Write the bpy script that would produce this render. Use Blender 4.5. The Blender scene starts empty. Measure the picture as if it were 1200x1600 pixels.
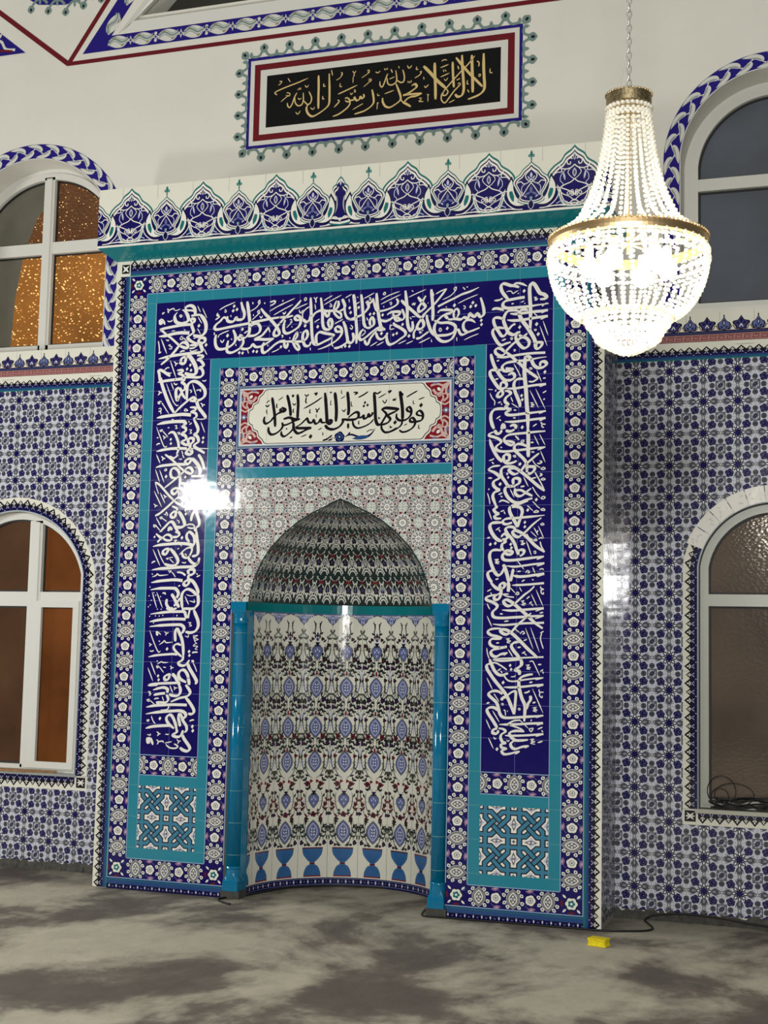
import bpy, bmesh, math, random
from math import sin, cos, pi, hypot, atan2, sqrt, floor
from mathutils import Vector, Matrix
from mathutils.geometry import tessellate_polygon
random.seed(7)
SC = bpy.context.scene
COL = SC.collection

# ------------------------------------------------------------------ camera
def make_camera():
    cd = bpy.data.cameras.new('camera'); co = bpy.data.objects.new('camera', cd); COL.objects.link(co)
    yaw, pitch, roll = -0.3330, 0.0971, 0.0212
    f = Vector((sin(yaw)*cos(pitch), cos(yaw)*cos(pitch), sin(pitch)))
    r = Vector((cos(yaw), -sin(yaw), 0)); u = r.cross(f)
    r2 = r*cos(roll)+u*sin(roll); u2 = -r*sin(roll)+u*cos(roll)
    m = Matrix((r2, u2, -f)).transposed().to_4x4()
    m.translation = Vector((2.9787, -7.7988, 1.5321))
    co.matrix_world = m
    cd.sensor_fit = 'VERTICAL'; cd.sensor_height = 36; cd.sensor_width = 27
    cd.lens = 36*2163.9/1600
    cd.clip_start = .05; cd.clip_end = 60
    SC.camera = co
make_camera()
SC.view_settings.view_transform = 'Standard'
SC.view_settings.look = 'None'
SC.view_settings.gamma = 1
SC.view_settings.use_curve_mapping = False
SC.view_settings.exposure = 0.16
# ------------------------------------------------------------------ world and lights
w = bpy.data.worlds.new('world'); SC.world = w; w.use_nodes = True
w.node_tree.nodes['Background'].inputs[0].default_value = (.62, .62, .60, 1)
w.node_tree.nodes['Background'].inputs[1].default_value = .13
CH = Vector((2.34, -3.8, 0))           # chandelier axis
def lamp(name, kind, loc, power, color=(1, .95, .86), size=.1, target=None):
    ld = bpy.data.lights.new(name, kind); ld.energy = power; ld.color = color
    if kind == 'AREA':
        ld.shape = 'DISK'; ld.size = size
    else:
        ld.shadow_soft_size = size
    o = bpy.data.objects.new(name, ld); COL.objects.link(o); o.location = loc
    if target is not None:
        o.rotation_euler = (Vector(target)-Vector(loc)).to_track_quat('-Z', 'Y').to_euler()
    return o
lamp('chandelier_light', 'POINT', (CH.x, CH.y, 2.62), 9, size=.08)
lamp('second_chandelier_light', 'POINT', (-2.12, -2.5, 2.72), 72, (1, .98, .95), size=.16)
lamp('fill_light_rear', 'AREA', (3.2, -9.2, 2.7), 320, (1, .99, .97), .50, (0.4, .4, 2.6))  # unseen fill added behind the camera to brighten the front evenly
lamp('fill_light_left', 'AREA', (-9.0, -4.0, 1.9), 270, (1, .99, .96), 1.6, (0.2, .4, 3.0))  # unseen soft fill added far left, clear of the tile reflections

# ------------------------------------------------------------------ materials
def lin(c):
    out = []
    for v in c:
        v = v/255
        out.append(v/12.92 if v <= .04045 else ((v+.055)/1.055)**2.4)
    return tuple(out)+(1,)
MATS = {}
def glaze_normal(nt, amp):
    """every tile sits a little out of true: tilt the normal per 20 cm tile, plus a soft glaze ripple"""
    n, l = nt.nodes, nt.links
    geo = n.new('ShaderNodeNewGeometry')
    mp = n.new('ShaderNodeVectorMath'); mp.operation = 'MULTIPLY_ADD'
    mp.inputs[1].default_value = (5, 5, 5.2203); mp.inputs[2].default_value = (.5, .35, -.35+40)
    l.new(geo.outputs['Position'], mp.inputs[0])
    fl = n.new('ShaderNodeVectorMath'); fl.operation = 'FLOOR'; l.new(mp.outputs[0], fl.inputs[0])
    wn = n.new('ShaderNodeTexWhiteNoise'); wn.noise_dimensions = '3D'; l.new(fl.outputs[0], wn.inputs['Vector'])
    sb = n.new('ShaderNodeVectorMath'); sb.operation = 'SUBTRACT'; sb.inputs[1].default_value = (.5, .5, .5)
    l.new(wn.outputs['Color'], sb.inputs[0])
    ms = n.new('ShaderNodeVectorMath'); ms.operation = 'SCALE'; ms.inputs['Scale'].default_value = amp
    l.new(sb.outputs[0], ms.inputs[0])
    ad = n.new('ShaderNodeVectorMath'); l.new(geo.outputs['Normal'], ad.inputs[0]); l.new(ms.outputs[0], ad.inputs[1])
    nz = n.new('ShaderNodeVectorMath'); nz.operation = 'NORMALIZE'; l.new(ad.outputs[0], nz.inputs[0])
    ns = n.new('ShaderNodeTexNoise'); ns.inputs['Scale'].default_value = 14; ns.inputs['Detail'].default_value = 1
    l.new(geo.outputs['Position'], ns.inputs['Vector'])
    bp = n.new('ShaderNodeBump'); bp.inputs['Strength'].default_value = .10; bp.inputs['Distance'].default_value = .01
    l.new(ns.outputs['Fac'], bp.inputs['Height']); l.new(nz.outputs[0], bp.inputs['Normal'])
    return bp.outputs[0]
def mat(name, rgb, rough=.5, metal=0, glaze=0, spec=.5, noise=None, emis=None):
    if name in MATS: return MATS[name]
    m = bpy.data.materials.new(name); m.use_nodes = True
    nt = m.node_tree; b = nt.nodes['Principled BSDF']
    b.inputs['Base Color'].default_value = lin(rgb); b.inputs['Roughness'].default_value = rough
    b.inputs['Metallic'].default_value = metal; b.inputs['Specular IOR Level'].default_value = spec
    if glaze: nt.links.new(glaze_normal(nt, glaze), b.inputs['Normal'])
    if noise:
        sc, amt = noise
        g = nt.nodes.new('ShaderNodeNewGeometry')
        t = nt.nodes.new('ShaderNodeTexNoise'); t.inputs['Scale'].default_value = sc; t.inputs['Detail'].default_value = 5
        nt.links.new(g.outputs['Position'], t.inputs['Vector'])
        r = nt.nodes.new('ShaderNodeMapRange'); r.inputs[1].default_value = .3; r.inputs[2].default_value = .7
        r.inputs[3].default_value = 1-amt; r.inputs[4].default_value = 1+amt
        nt.links.new(t.outputs['Fac'], r.inputs[0])
        mx = nt.nodes.new('ShaderNodeVectorMath'); mx.operation = 'SCALE'; mx.inputs[0].default_value = lin(rgb)[:3]
        nt.links.new(r.outputs[0], mx.inputs['Scale']); nt.links.new(mx.outputs[0], b.inputs['Base Color'])
    if emis:
        b.inputs['Emission Color'].default_value = lin(emis[0]); b.inputs['Emission Strength'].default_value = emis[1]
    MATS[name] = m; return m
PAL = dict(navy=(17, 8, 92), navyd=(14, 8, 62), turq=(40, 132, 152), teal=(12, 122, 128), col=(0, 124, 164),
    white=(236, 234, 226), cream=(228, 227, 212), black=(20, 17, 26), mauve=(146, 108, 150), red=(128, 18, 34),
    grey=(150, 150, 156), greyd=(88, 88, 98), zblue=(40, 74, 128), wallbg=(206, 208, 219), carn=(30, 25, 66), tulip=(78, 80, 92), taupe=(138, 130, 132), lilac=(196, 198, 222), purple=(62, 57, 112),
    green=(24, 112, 108), pink=(176, 126, 122), strap=(62, 126, 156), ltblue=(150, 180, 208), vase=(50, 104, 160),
    steel=(98, 108, 156), olive=(70, 74, 58), dgreen=(30, 50, 48), pale=(214, 214, 206), maroon=(96, 22, 34),
    joint=(120, 122, 120), jointl=(116, 124, 186), joinb=(70, 74, 84), blush=(206, 176, 168), aqua=(120, 170, 160))
def G(c):
    return mat('glazed_'+c, PAL[c], .13, glaze=.035, spec=.6)
PAINT = dict(p_navy=(34, 24, 120), p_white=(212, 212, 204), p_grey=(150, 156, 158), p_dgrey=(104, 112, 120), p_sage=(118, 140, 134),
    p_red=(104, 24, 32), p_black=(14, 14, 16), p_gold=(212, 186, 126), p_tan=(158, 132, 92), p_dark=(24, 30, 40))
def CM(c):
    return mat('paint_'+c[2:], PAINT[c], .7, spec=.15) if c in PAINT else G(c)

# ------------------------------------------------------------------ helpers
def tag(o, label=None, cat=None, group=None, kind=None):
    if label: o['label'] = label
    if cat: o['category'] = cat
    if group: o['group'] = group
    if kind: o['kind'] = kind
    return o
def empty(name, loc=(0, 0, 0), parent=None):
    o = bpy.data.objects.new(name, None); COL.objects.link(o); o.location = loc; o.empty_display_size = .1
    if parent: o.parent = parent
    return o
def link_mesh(name, verts, faces, mats, midx=None, parent=None, smooth=False):
    me = bpy.data.meshes.new(name); me.from_pydata(verts, [], faces)
    for m in mats: me.materials.append(m)
    if midx is not None: me.polygons.foreach_set('material_index', midx)
    if smooth: me.polygons.foreach_set('use_smooth', [True]*len(faces))
    me.update()
    o = bpy.data.objects.new(name, me); COL.objects.link(o)
    if parent:
        o.parent = parent; o.matrix_parent_inverse = Matrix.Translation(-Vector(parent.location))
    return o
class MB:
    """collects solids into one mesh"""
    def __init__(s): s.v = []; s.f = []; s.m = []; s.mats = []
    def mi(s, m):
        if m not in s.mats: s.mats.append(m)
        return s.mats.index(m)
    def add(s, v, f, m):
        b = len(s.v); s.v += [tuple(p) for p in v]; i = s.mi(m)
        for q in f: s.f.append([b+k for k in q]); s.m.append(i)
    def box(s, x0, x1, y0, y1, z0, z1, m):
        v = [(x, y, z) for x in (x0, x1) for y in (y0, y1) for z in (z0, z1)]
        s.add(v, [(0, 1, 3, 2), (4, 6, 7, 5), (0, 4, 5, 1), (2, 3, 7, 6), (0, 2, 6, 4), (1, 5, 7, 3)], m)
    def lathe(s, prof, c, m, n=32, a0=0, a1=2*pi):
        full = abs(a1-a0-2*pi) < 1e-6; k = n if full else n+1; v = []
        for r, z in prof:
            for i in range(k):
                a = a0+(a1-a0)*i/n; v.append((c[0]+r*cos(a), c[1]+r*sin(a), c[2]+z))
        f = []
        for j in range(len(prof)-1):
            for i in range(n):
                i2 = (i+1) % k if full else i+1
                f.append((j*k+i, j*k+i2, (j+1)*k+i2, (j+1)*k+i))
        s.add(v, f, m)
    def tube(s, pts, r, m, n=8, closed=False):
        pts = [Vector(p) for p in pts]; N = len(pts); v = []; up = Vector((0, 0, 1)); prev = None
        for i, p in enumerate(pts):
            a = pts[(i-1) % N] if (closed or i) else p; b = pts[(i+1) % N] if (closed or i < N-1) else p
            t = (b-a).normalized() if (b-a).length > 1e-9 else Vector((1, 0, 0))
            if prev is None:
                x = t.cross(up)
                if x.length < 1e-3: x = t.cross(Vector((1, 0, 0)))
            else:
                x = prev-t*prev.dot(t)
                if x.length < 1e-6: x = t.orthogonal()
            x.normalize(); prev = x; y = t.cross(x); rr = r[i] if isinstance(r, (list, tuple)) else r
            for k in range(n):
                a_ = 2*pi*k/n; v.append(p+x*(rr*cos(a_))+y*(rr*sin(a_)))
        f = []
        for i in range(N if closed else N-1):
            j = (i+1) % N
            for k in range(n): f.append((i*n+k, i*n+(k+1) % n, j*n+(k+1) % n, j*n+k))
        if not closed: f += [tuple(range(n))[::-1], tuple((N-1)*n+k for k in range(n))]
        s.add(v, f, m)
    def build(s, name, parent=None, smooth=False):
        o = link_mesh(name, s.v, s.f, s.mats, s.m, parent, smooth)
        bm = bmesh.new(); bm.from_mesh(o.data); bmesh.ops.recalc_face_normals(bm, faces=bm.faces); bm.to_mesh(o.data); bm.free()
        return o
def cr(pts, n=6, closed=False):
    """Catmull-Rom through points"""
    N = len(pts); out = []
    rng = range(N) if closed else range(N-1)
    for i in rng:
        p1 = pts[i]; p2 = pts[(i+1) % N]
        p0 = pts[(i-1) % N] if (closed or i > 0) else p1
        p3 = pts[(i+2) % N] if (closed or i < N-2) else p2
        for k in range(n):
            t = k/n; t2 = t*t; t3 = t2*t
            out.append(tuple(.5*((2*b)+(-a+c)*t+(2*a-5*b+4*c-d)*t2+(-a+3*b-3*c+d)*t3) for a, b, c, d in zip(p0, p1, p2, p3)))
    if not closed: out.append(tuple(pts[-1]))
    return out
def clip_half(P, f):
    out = []
    for i in range(len(P)):
        a, b = P[i-1], P[i]; fa, fb = f(a), f(b)
        if (fa >= 0) != (fb >= 0):
            t = fa/(fa-fb); out.append((a[0]+(b[0]-a[0])*t, a[1]+(b[1]-a[1])*t))
        if fb >= 0: out.append(b)
    return out
class Art:
    """flat ornament: polygons with a colour and a layer, in metres; becomes one mesh"""
    def __init__(s): s.P = []
    def poly(s, pts, c, l=1): s.P.append((list(pts), c, l))
    def rect(s, x0, x1, y0, y1, c, l=0): s.P.append(([(x0, y0), (x1, y0), (x1, y1), (x0, y1)], c, l))
    def disc(s, x, y, r, c, l=1, n=10, ry=None, rot=0):
        ry = ry or r; ca, sa = cos(rot), sin(rot)
        s.P.append(([(x+r*cos(2*pi*i/n)*ca-ry*sin(2*pi*i/n)*sa, y+r*cos(2*pi*i/n)*sa+ry*sin(2*pi*i/n)*ca) for i in range(n)], c, l))
    def leaf(s, x, y, a, b, c, l=1, rot=0, n=4):
        """pointed oval, half length a, half width b"""
        pts = [(a*(2*i/n-1), b*(1-(2*i/n-1)**2)) for i in range(n+1)]
        pts += [(px, -py) for px, py in pts[1:-1]][::-1]
        ca, sa = cos(rot), sin(rot)
        s.P.append(([(x+px*ca-py*sa, y+px*sa+py*ca) for px, py in pts], c, l))
    def flower(s, x, y, r, c, l=1, k=8, d=.16, rot=0, m=3):
        n = k*m; s.P.append(([(x+r*(1-d+d*abs(cos((i*pi/m)/2)))*cos(2*pi*i/n+rot), y+r*(1-d+d*abs(cos((i*pi/m)/2)))*sin(2*pi*i/n+rot)) for i in range(n)], c, l))
    def star(s, x, y, r, r2, k, c, l=1, rot=0):
        s.P.append(([(x+(r if i % 2 == 0 else r2)*cos(pi*i/k+rot), y+(r if i % 2 == 0 else r2)*sin(pi*i/k+rot)) for i in range(2*k)], c, l))
    def ring(s, x, y, r, w_, c, l=1, n=12, a0=0, a1=2*pi):
        for i in range(n):
            A = a0+(a1-a0)*i/n; B = a0+(a1-a0)*(i+1)/n
            s.P.append(([(x+r*cos(A), y+r*sin(A)), (x+(r+w_)*cos(A), y+(r+w_)*sin(A)), (x+(r+w_)*cos(B), y+(r+w_)*sin(B)), (x+r*cos(B), y+r*sin(B))], c, l))
    def line(s, pts, w_, c, l=1, closed=False, taper=None):
        """ribbon with mitred joints; taper = (start, end) width factors"""
        N = len(pts); L = []
        for i in range(N):
            a = pts[(i-1) % N] if (closed or i) else pts[i]; b = pts[(i+1) % N] if (closed or i < N-1) else pts[i]
            p = pts[i]
            d1 = (p[0]-a[0], p[1]-a[1]); d2 = (b[0]-p[0], b[1]-p[1])
            n1 = hypot(*d1) or 1; n2 = hypot(*d2) or 1
            dx = d1[0]/n1+d2[0]/n2; dy = d1[1]/n1+d2[1]/n2; n = hypot(dx, dy) or 1
            k = max(.5, n/2) if (n1 > 1e-9 and n2 > 1e-9 and (closed or 0 < i < N-1)) else 1
            if not (closed or 0 < i < N-1): k = 1
            h = w_/2/k
            if taper:
                t = i/(N-1); h *= (taper[0]+(1-taper[0])*min(1, t*4)) * (taper[1]+(1-taper[1])*min(1, (1-t)*4))
            L.append(((p[0]-dy/n*h, p[1]+dx/n*h), (p[0]+dy/n*h, p[1]-dx/n*h)))
        for i in range(N if closed else N-1):
            A, B = L[i], L[(i+1) % N]; s.P.append(([A[0], A[1], B[1], B[0]], c, l))
    def stamp(s, o, x=0, y=0, rot=0, sx=1, sy=None, dl=0, clip=None):
        sy = sx if sy is None else sy; ca, sa = cos(rot), sin(rot)
        for P, c, l in o.P:
            q = [(x+px*sx*ca-py*sy*sa, y+px*sx*sa+py*sy*ca) for px, py in P]
            if clip:
                q = s.cliprect(q, clip)
                if not q: continue
            s.P.append((q, c, l+dl))
    @staticmethod
    def cliprect(q, R):
        x0, x1, y0, y1 = R
        if min(p[0] for p in q) >= x0 and max(p[0] for p in q) <= x1 and min(p[1] for p in q) >= y0 and max(p[1] for p in q) <= y1: return q
        for f in (lambda p: p[0]-x0, lambda p: x1-p[0], lambda p: p[1]-y0, lambda p: y1-p[1]):
            q = clip_half(q, f)
            if len(q) < 3: return None
        return q
    def clip(s, R):
        out = []
        for P, c, l in s.P:
            q = s.cliprect(P, R)
            if q: out.append((q, c, l))
        s.P = out; return s
    def keep(s, fn):
        s.P = [t for t in s.P if fn(sum(p[0] for p in t[0])/len(t[0]), sum(p[1] for p in t[0])/len(t[0]))]; return s
    def warp(s, f):
        s.P = [([f(*p) for p in P], c, l) for P, c, l in s.P]; return s
    def build(s, name, fmap, parent=None, step=.0004, flip=False):
        v = []; f = []; mi = []; names = []
        for k, (P, c, l) in enumerate(s.P):
            A = sum(P[i-1][0]*P[i][1]-P[i][0]*P[i-1][1] for i in range(len(P)))
            if abs(A) < 1e-10: continue
            if (A < 0) != flip: P = P[::-1]
            if c not in names: names.append(c)
            b = len(v); h = (l+(k % 7)*.02)*step
            v += [fmap(p[0], p[1], h) for p in P]; f.append(list(range(b, b+len(P)))); mi.append(names.index(c))
        return link_mesh(name, v, f, [CM(c) for c in names], mi, parent)
def flat(y0): return lambda u, v_, h: (u, y0-h, v_)
TW, TH = .2, .19156
def zr(row): return (19.35-row)*TH

# ------------------------------------------------------------------ tile designs (metres, one repeat each)
def d_floral(p=.2, w_=.1277):
    """border: pointed medallion at s=0, white rosette half way; t across 0..w_"""
    a = Art(); m = w_/2
    a.rect(0, p, 0, w_, 'navy', 0)
    a.rect(0, p, 0, .0045, 'ltblue', 3); a.rect(0, p, w_-.0045, w_, 'ltblue', 3)
    for x in (0, p):
        a.leaf(x, m, .057, .040, 'white', 1, pi/2, 8); a.leaf(x, m, .0545, .0375, 'black', 1.3, pi/2, 8)
        a.leaf(x, m, .050, .034, 'grey', 1.6, pi/2, 8); a.leaf(x, m, .043, .028, 'black', 1.9, pi/2, 8)
        a.leaf(x, m, .040, .0255, 'white', 2.2, pi/2, 8); a.leaf(x, m, .031, .019, 'greyd', 2.5, pi/2, 8)
        for dx, dy in ((.009, 0), (-.009, 0), (0, .015), (0, -.015)):
            a.disc(x+dx, m+dy, .0068, 'white', 2.8, 8); a.disc(x+dx*.9, m+dy*.9, .003, 'grey', 3.1, 6)
    a.disc(p/2, m, .032, 'black', 1, 14); a.flower(p/2, m, .0300, 'white', 1.4, 10, .14); a.disc(p/2, m, .0165, 'pale', 1.8, 12)
    a.ring(p/2, m, .0135, .003, 'greyd', 2, 12); a.disc(p/2, m, .005, 'greyd', 2.2, 8)
    for sx in (-1, 1):
        cx = p/2+sx*.047
        for dx, dy, k in ((0, .021, 0), (.004, -.021, 1), (.018, .044, 1), (.022, -.043, 0)):
            x, y = cx+sx*dx, m+(dy if sx > 0 else -dy)
            if k: a.leaf(x, y, .0155, .012, 'black', 1, .6*sx); a.leaf(x, y, .0135, .0105, 'white', 1.4, .6*sx); a.leaf(x, y, .006, .0045, 'green', 1.8, .6*sx)
            else: a.disc(x, y, .0135, 'black', 1, 9); a.flower(x, y, .0118, 'white', 1.4, 5, .2); a.disc(x, y, .005, 'greyd', 1.8, 7)
        a.line(cr([(p/2+sx*.03, m+sx*.03), (p/2+sx*.01, m+sx*.045), (p/2-sx*.03, m+sx*.05)], 3), .003, 'steel', .8)
    a.leaf(p/2-.004, w_-.014, .023, .011, 'mauve', 1, .15); a.leaf(p/2+.006, .014, .023, .011, 'mauve', 1, .15)
    a.leaf(p/2-.004, w_-.012, .011, .0035, 'blush', 1.4, .15); a.leaf(p/2+.006, .012, .011, .0035, 'blush', 1.4, .15)
    return a.clip((0, p, 0, w_))
FLORAL = d_floral()
def d_floral_corner(w_=.1277):
    a = Art(); m = w_/2
    a.rect(0, w_, 0, w_, 'navy', 0)
    a.disc(m, m, .037, 'black', 1, 16); a.flower(m, m, .034, 'white', 1.4, 12, .18); a.flower(m, m, .021, 'green', 1.8, 10, .3); a.disc(m, m, .007, 'white', 2.2, 8)
    for k in range(4):
        A = pi/4+k*pi/2
        a.leaf(m+.055*cos(A), m+.055*sin(A), .014, .006, 'white', 1.2, A)
    for x, y, r in ((m, .012, 0), (.012, m, pi/2)): a.leaf(x, y, .022, .008, 'maroon', 1, r+.1)
    a.leaf(w_-.02, w_-.03, .016, .009, 'zblue', 1, .5)
    return a
def d_zig(p=.1, w_=.12):
    """edge border: teal lines inside (t=0), blue lace, black zigzag, white outer field"""
    a = Art()
    a.rect(0, p, 0, w_, 'cream', 0)
    a.rect(0, p, 0, w_*.56, 'navyd', .3); a.rect(0, p, 0, w_*.10, 'green', .8); a.rect(0, p, w_*.10, w_*.24, 'zblue', .8)
    a.rect(0, p, w_*.26, w_*.29, 'zblue', .8)
    for cx, hw, tip in ((p*.27, p*.41, w_*.93), (p*.77, p*.33, w_*.85), (-p*.23, p*.33, w_*.85), (p*1.27, p*.41, w_*.93)):
        a.poly([(cx-hw, w_*.52), (cx+hw, w_*.52), (cx, tip)], 'black', .6)
    for cx, k in ((p*.27, .88), (p*.77, .72)):
        b = w_*.64
        a.leaf(cx, b+.013*k, .010*k, .0055*k, 'white', 1.2, pi/2)
        for s_ in (-1, 1):
            a.leaf(cx+s_*.0085*k, b+.001, .0085*k, .0042*k, 'white', 1.2, pi/2-s_*1.0)
            a.line([(cx+s_*.004, b-.010), (cx+s_*.0055, b-.022), (cx+s_*.013, b-.026)], .0034, 'lilac', 1.2)
        a.disc(cx, b-.004, .0035, 'white', 1.2, 6)
        a.disc(cx+p*.25, w_*.33, .0036, 'lilac', 1.2, 6)
    return a.clip((0, p, 0, w_))
ZIG = d_zig()
def strip(base, p, n, warp, dl=0, sub=1, s0=0):
    """repeat a strip design n times, then carry it through warp(s, t)"""
    a = Art()
    for k in range(n): a.stamp(base, s0+k*p, 0, dl=dl)
    if sub > 1:                               # cut long background pieces so they can follow a curve
        out = []
        for P, c, l in a.P:
            x0 = min(q[0] for q in P); x1 = max(q[0] for q in P); m = max(1, int((x1-x0)/(p/sub)+.5))
            if m == 1: out.append((P, c, l)); continue
            for i in range(m):
                lo = x0+(x1-x0)*i/m; hi = x0+(x1-x0)*(i+1)/m
                q = clip_half(P, lambda t: t[0]-lo); q = clip_half(q, lambda t: hi-t[0]) if len(q) > 2 else q
                if len(q) > 2: out.append((q, c, l))
        a.P = out
    return a.warp(warp)

def d_wall(px=.2, pz=.189):
    """the small blue wall tile, lattice rosette at 0,0 and square flower at .5,.5"""
    a = Art(); a.rect(-px/2, px/2, -pz/2, pz/2, 'wallbg', 0)
    u = px
    # rosette with its eight petals of lattice
    for k in range(8):
        A = k*pi/4; a.leaf(.031*cos(A), .031*sin(A), .0175, .0115, 'navyd', 1, A); a.leaf(.032*cos(A), .032*sin(A), .0092, .0052, 'white', 1.3, A)
    a.disc(0, 0, .019, 'navyd', 1.5, 10); a.flower(0, 0, .015, 'navy', 1.8, 8, .3); a.disc(0, 0, .004, 'navyd', 2, 6)
    for sx, sy in ((1, 0), (-1, 0), (0, 1), (0, -1)):
        # grey tulips pointing at the rosette, thin stems and lattice diamonds between them
        x, y = sx*.062, sy*.060; A = atan2(sy, sx)
        a.leaf(x, y, .0245, .0200, 'tulip', 1.2, A, 6); a.leaf(x-.004*cos(A), y-.004*sin(A), .0130, .0065, 'grey', 1.5, A)
        for s_ in (-1, 1):
            a.leaf(x+.010*cos(A)-s_*.010*sin(A), y+.010*sin(A)+s_*.010*cos(A), .011, .0045, 'greyd', 1.4, A+s_*.6)
            a.line([(x+.018*cos(A)-s_*.012*sin(A), y+.018*sin(A)+s_*.012*cos(A)), (x+.036*cos(A)-s_*.001*sin(A), y+.036*sin(A)+s_*.001*cos(A))], .0042, 'black', 1)
            a.line(cr([(x-.004*cos(A)-s_*.012*sin(A), y-.004*sin(A)+s_*.012*cos(A)), (x+.004*cos(A)-s_*.020*sin(A), y+.004*sin(A)+s_*.020*cos(A)), (x+.018*cos(A)-s_*.024*sin(A), y+.018*sin(A)+s_*.024*cos(A))], 2), .0036, 'greyd', .9)
        a.star(sx*px/2, sy*pz/2, .0125, .006, 4, 'black', 1, 0); a.star(sx*px/2, sy*pz/2, .0085, .0045, 4, 'white', 1.3, 0)
    for sx in (-1, 1):
        for sy in (-1, 1):
            x, y = sx*.05, sy*.0495
            # dark carnations
            a.flower(x, y, .0262, 'carn', 1, 9, .2); a.flower(x, y, .0205, 'purple', 1.3, 8, .32, .3); a.flower(x, y, .013, 'navyd', 1.6, 7, .3); a.disc(x+sx*.004, y+sy*.002, .004, 'steel', 1.9, 6)
            a.line([(x-sx*.018, y-sy*.018), (x-sx*.026, y-sy*.026)], .003, 'black', .9)
            # the four round buds and the square flower round the far corner
            cx, cy = sx*px/2, sy*pz/2
            for bx, by in ((cx-sx*.049, cy), (cx, cy-sy*.046)):
                a.disc(bx, by, .0165, 'black', 1, 10); a.disc(bx, by, .0125, 'greyd', 1.3, 9); a.disc(bx, by, .007, 'navyd', 1.6, 6)
            a.line([(cx-sx*.0265, cy), (cx-sx*.0265, cy-sy*.0265), (cx, cy-sy*.0265)], .0042, 'black', 1.05)
            a.line([(cx-sx*.0225, cy), (cx-sx*.0225, cy-sy*.0225), (cx, cy-sy*.0215)], .0026, 'greyd', 1.05)
            a.flower(cx, cy, .0200, 'greyd', 1, 4, .4, pi/4); a.disc(cx, cy, .0115, 'navyd', 1.4, 8); a.disc(cx, cy, .003, 'grey', 1.7, 6)
            a.leaf(cx-sx*.016, cy-sy*.016, .008, .0035, 'purple', 1.5, atan2(sy, sx))
    return a.clip((-px/2, px/2, -pz/2, pz/2))
WALLT = d_wall()
def d_crest(p=.197):
    """small cresting over the dado, a star palmette at p/4 and a leaf palmette at 3p/4; height .125"""
    a = Art()
    for cx, k in ((p*.25, 1), (p*.75, 0)):
        h = .104 if k else .098
        o = [(0, h), (.012, h-.018), (.020, h-.028), (.046 if k else .032, h-.034), (.050 if k else .040, h-.048), (.036, h-.062), (.026, .022), (.0, .018)]
        half = cr(o, 3)
        a.poly([(cx+x, y) for x, y in half]+[(cx-x, y) for x, y in half[::-1]], 'black', 1)
        inner = [(x*.80, .024+(y-.018)*.84) for x, y in half]
        a.poly([(cx+x, y) for x, y in inner]+[(cx-x, y) for x, y in inner[::-1]], 'purple' if k else 'steel', 1.3)
        if k:
            for s_ in (-1, 1): a.line([(cx, .052), (cx+s_*.010, .034)], .005, 'white', 1.8)
            a.leaf(cx, .073, .016, .007, 'navyd', 1.6, pi/2)
            for s_ in (-1, 1): a.leaf(cx+s_*.019, .058, .011, .006, 'navyd', 1.6, s_*.3)
        else:
            a.leaf(cx, .06, .022, .010, 'navyd', 1.6, pi/2); a.leaf(cx, .06, .012, .004, 'lilac', 1.9, pi/2)
            a.leaf(cx, h+.004, .012, .004, 'black', 1, pi/2)
            for s_ in (-1, 1): a.leaf(cx+s_*.014, .036, .010, .005, 'navyd', 1.6, s_*.8)
        for s_ in (-1, 1): a.line(cr([(cx+s_*.024, .018), (cx+s_*.036, .026), (cx+s_*.046, .046)], 3), .0065, 'black', .7); a.line(cr([(cx+s_*.026, .016), (cx+s_*.038, .024), (cx+s_*.047, .042)], 3), .003, 'blush', 1.2)
    a.rect(0, p, 0, .018, 'navyd', .6); a.rect(0, p, .006, .009, 'steel', .9)
    return a.clip((0, p, 0, .125))
CREST = d_crest()
def d_meander(p=.0985, h=.046):
    a = Art(); a.rect(0, p, 0, h, 'pink', 0); a.rect(0, p, 0, .004, 'maroon', 1); a.rect(0, p, h-.004, h, 'greyd', 1)
    for k in (0, 1):
        x = p*k/2
        a.line([(x, .013), (x+p*.40, .013), (x+p*.40, .027), (x+p*.14, .027)], .0035, 'maroon', 1)
        a.line([(x+p*.08, .013), (x+p*.08, h-.011), (x+p*.5, h-.011)], .0035, 'maroon', 1)
    return a.clip((0, p, 0, h))
MEANDER = d_meander()
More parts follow.
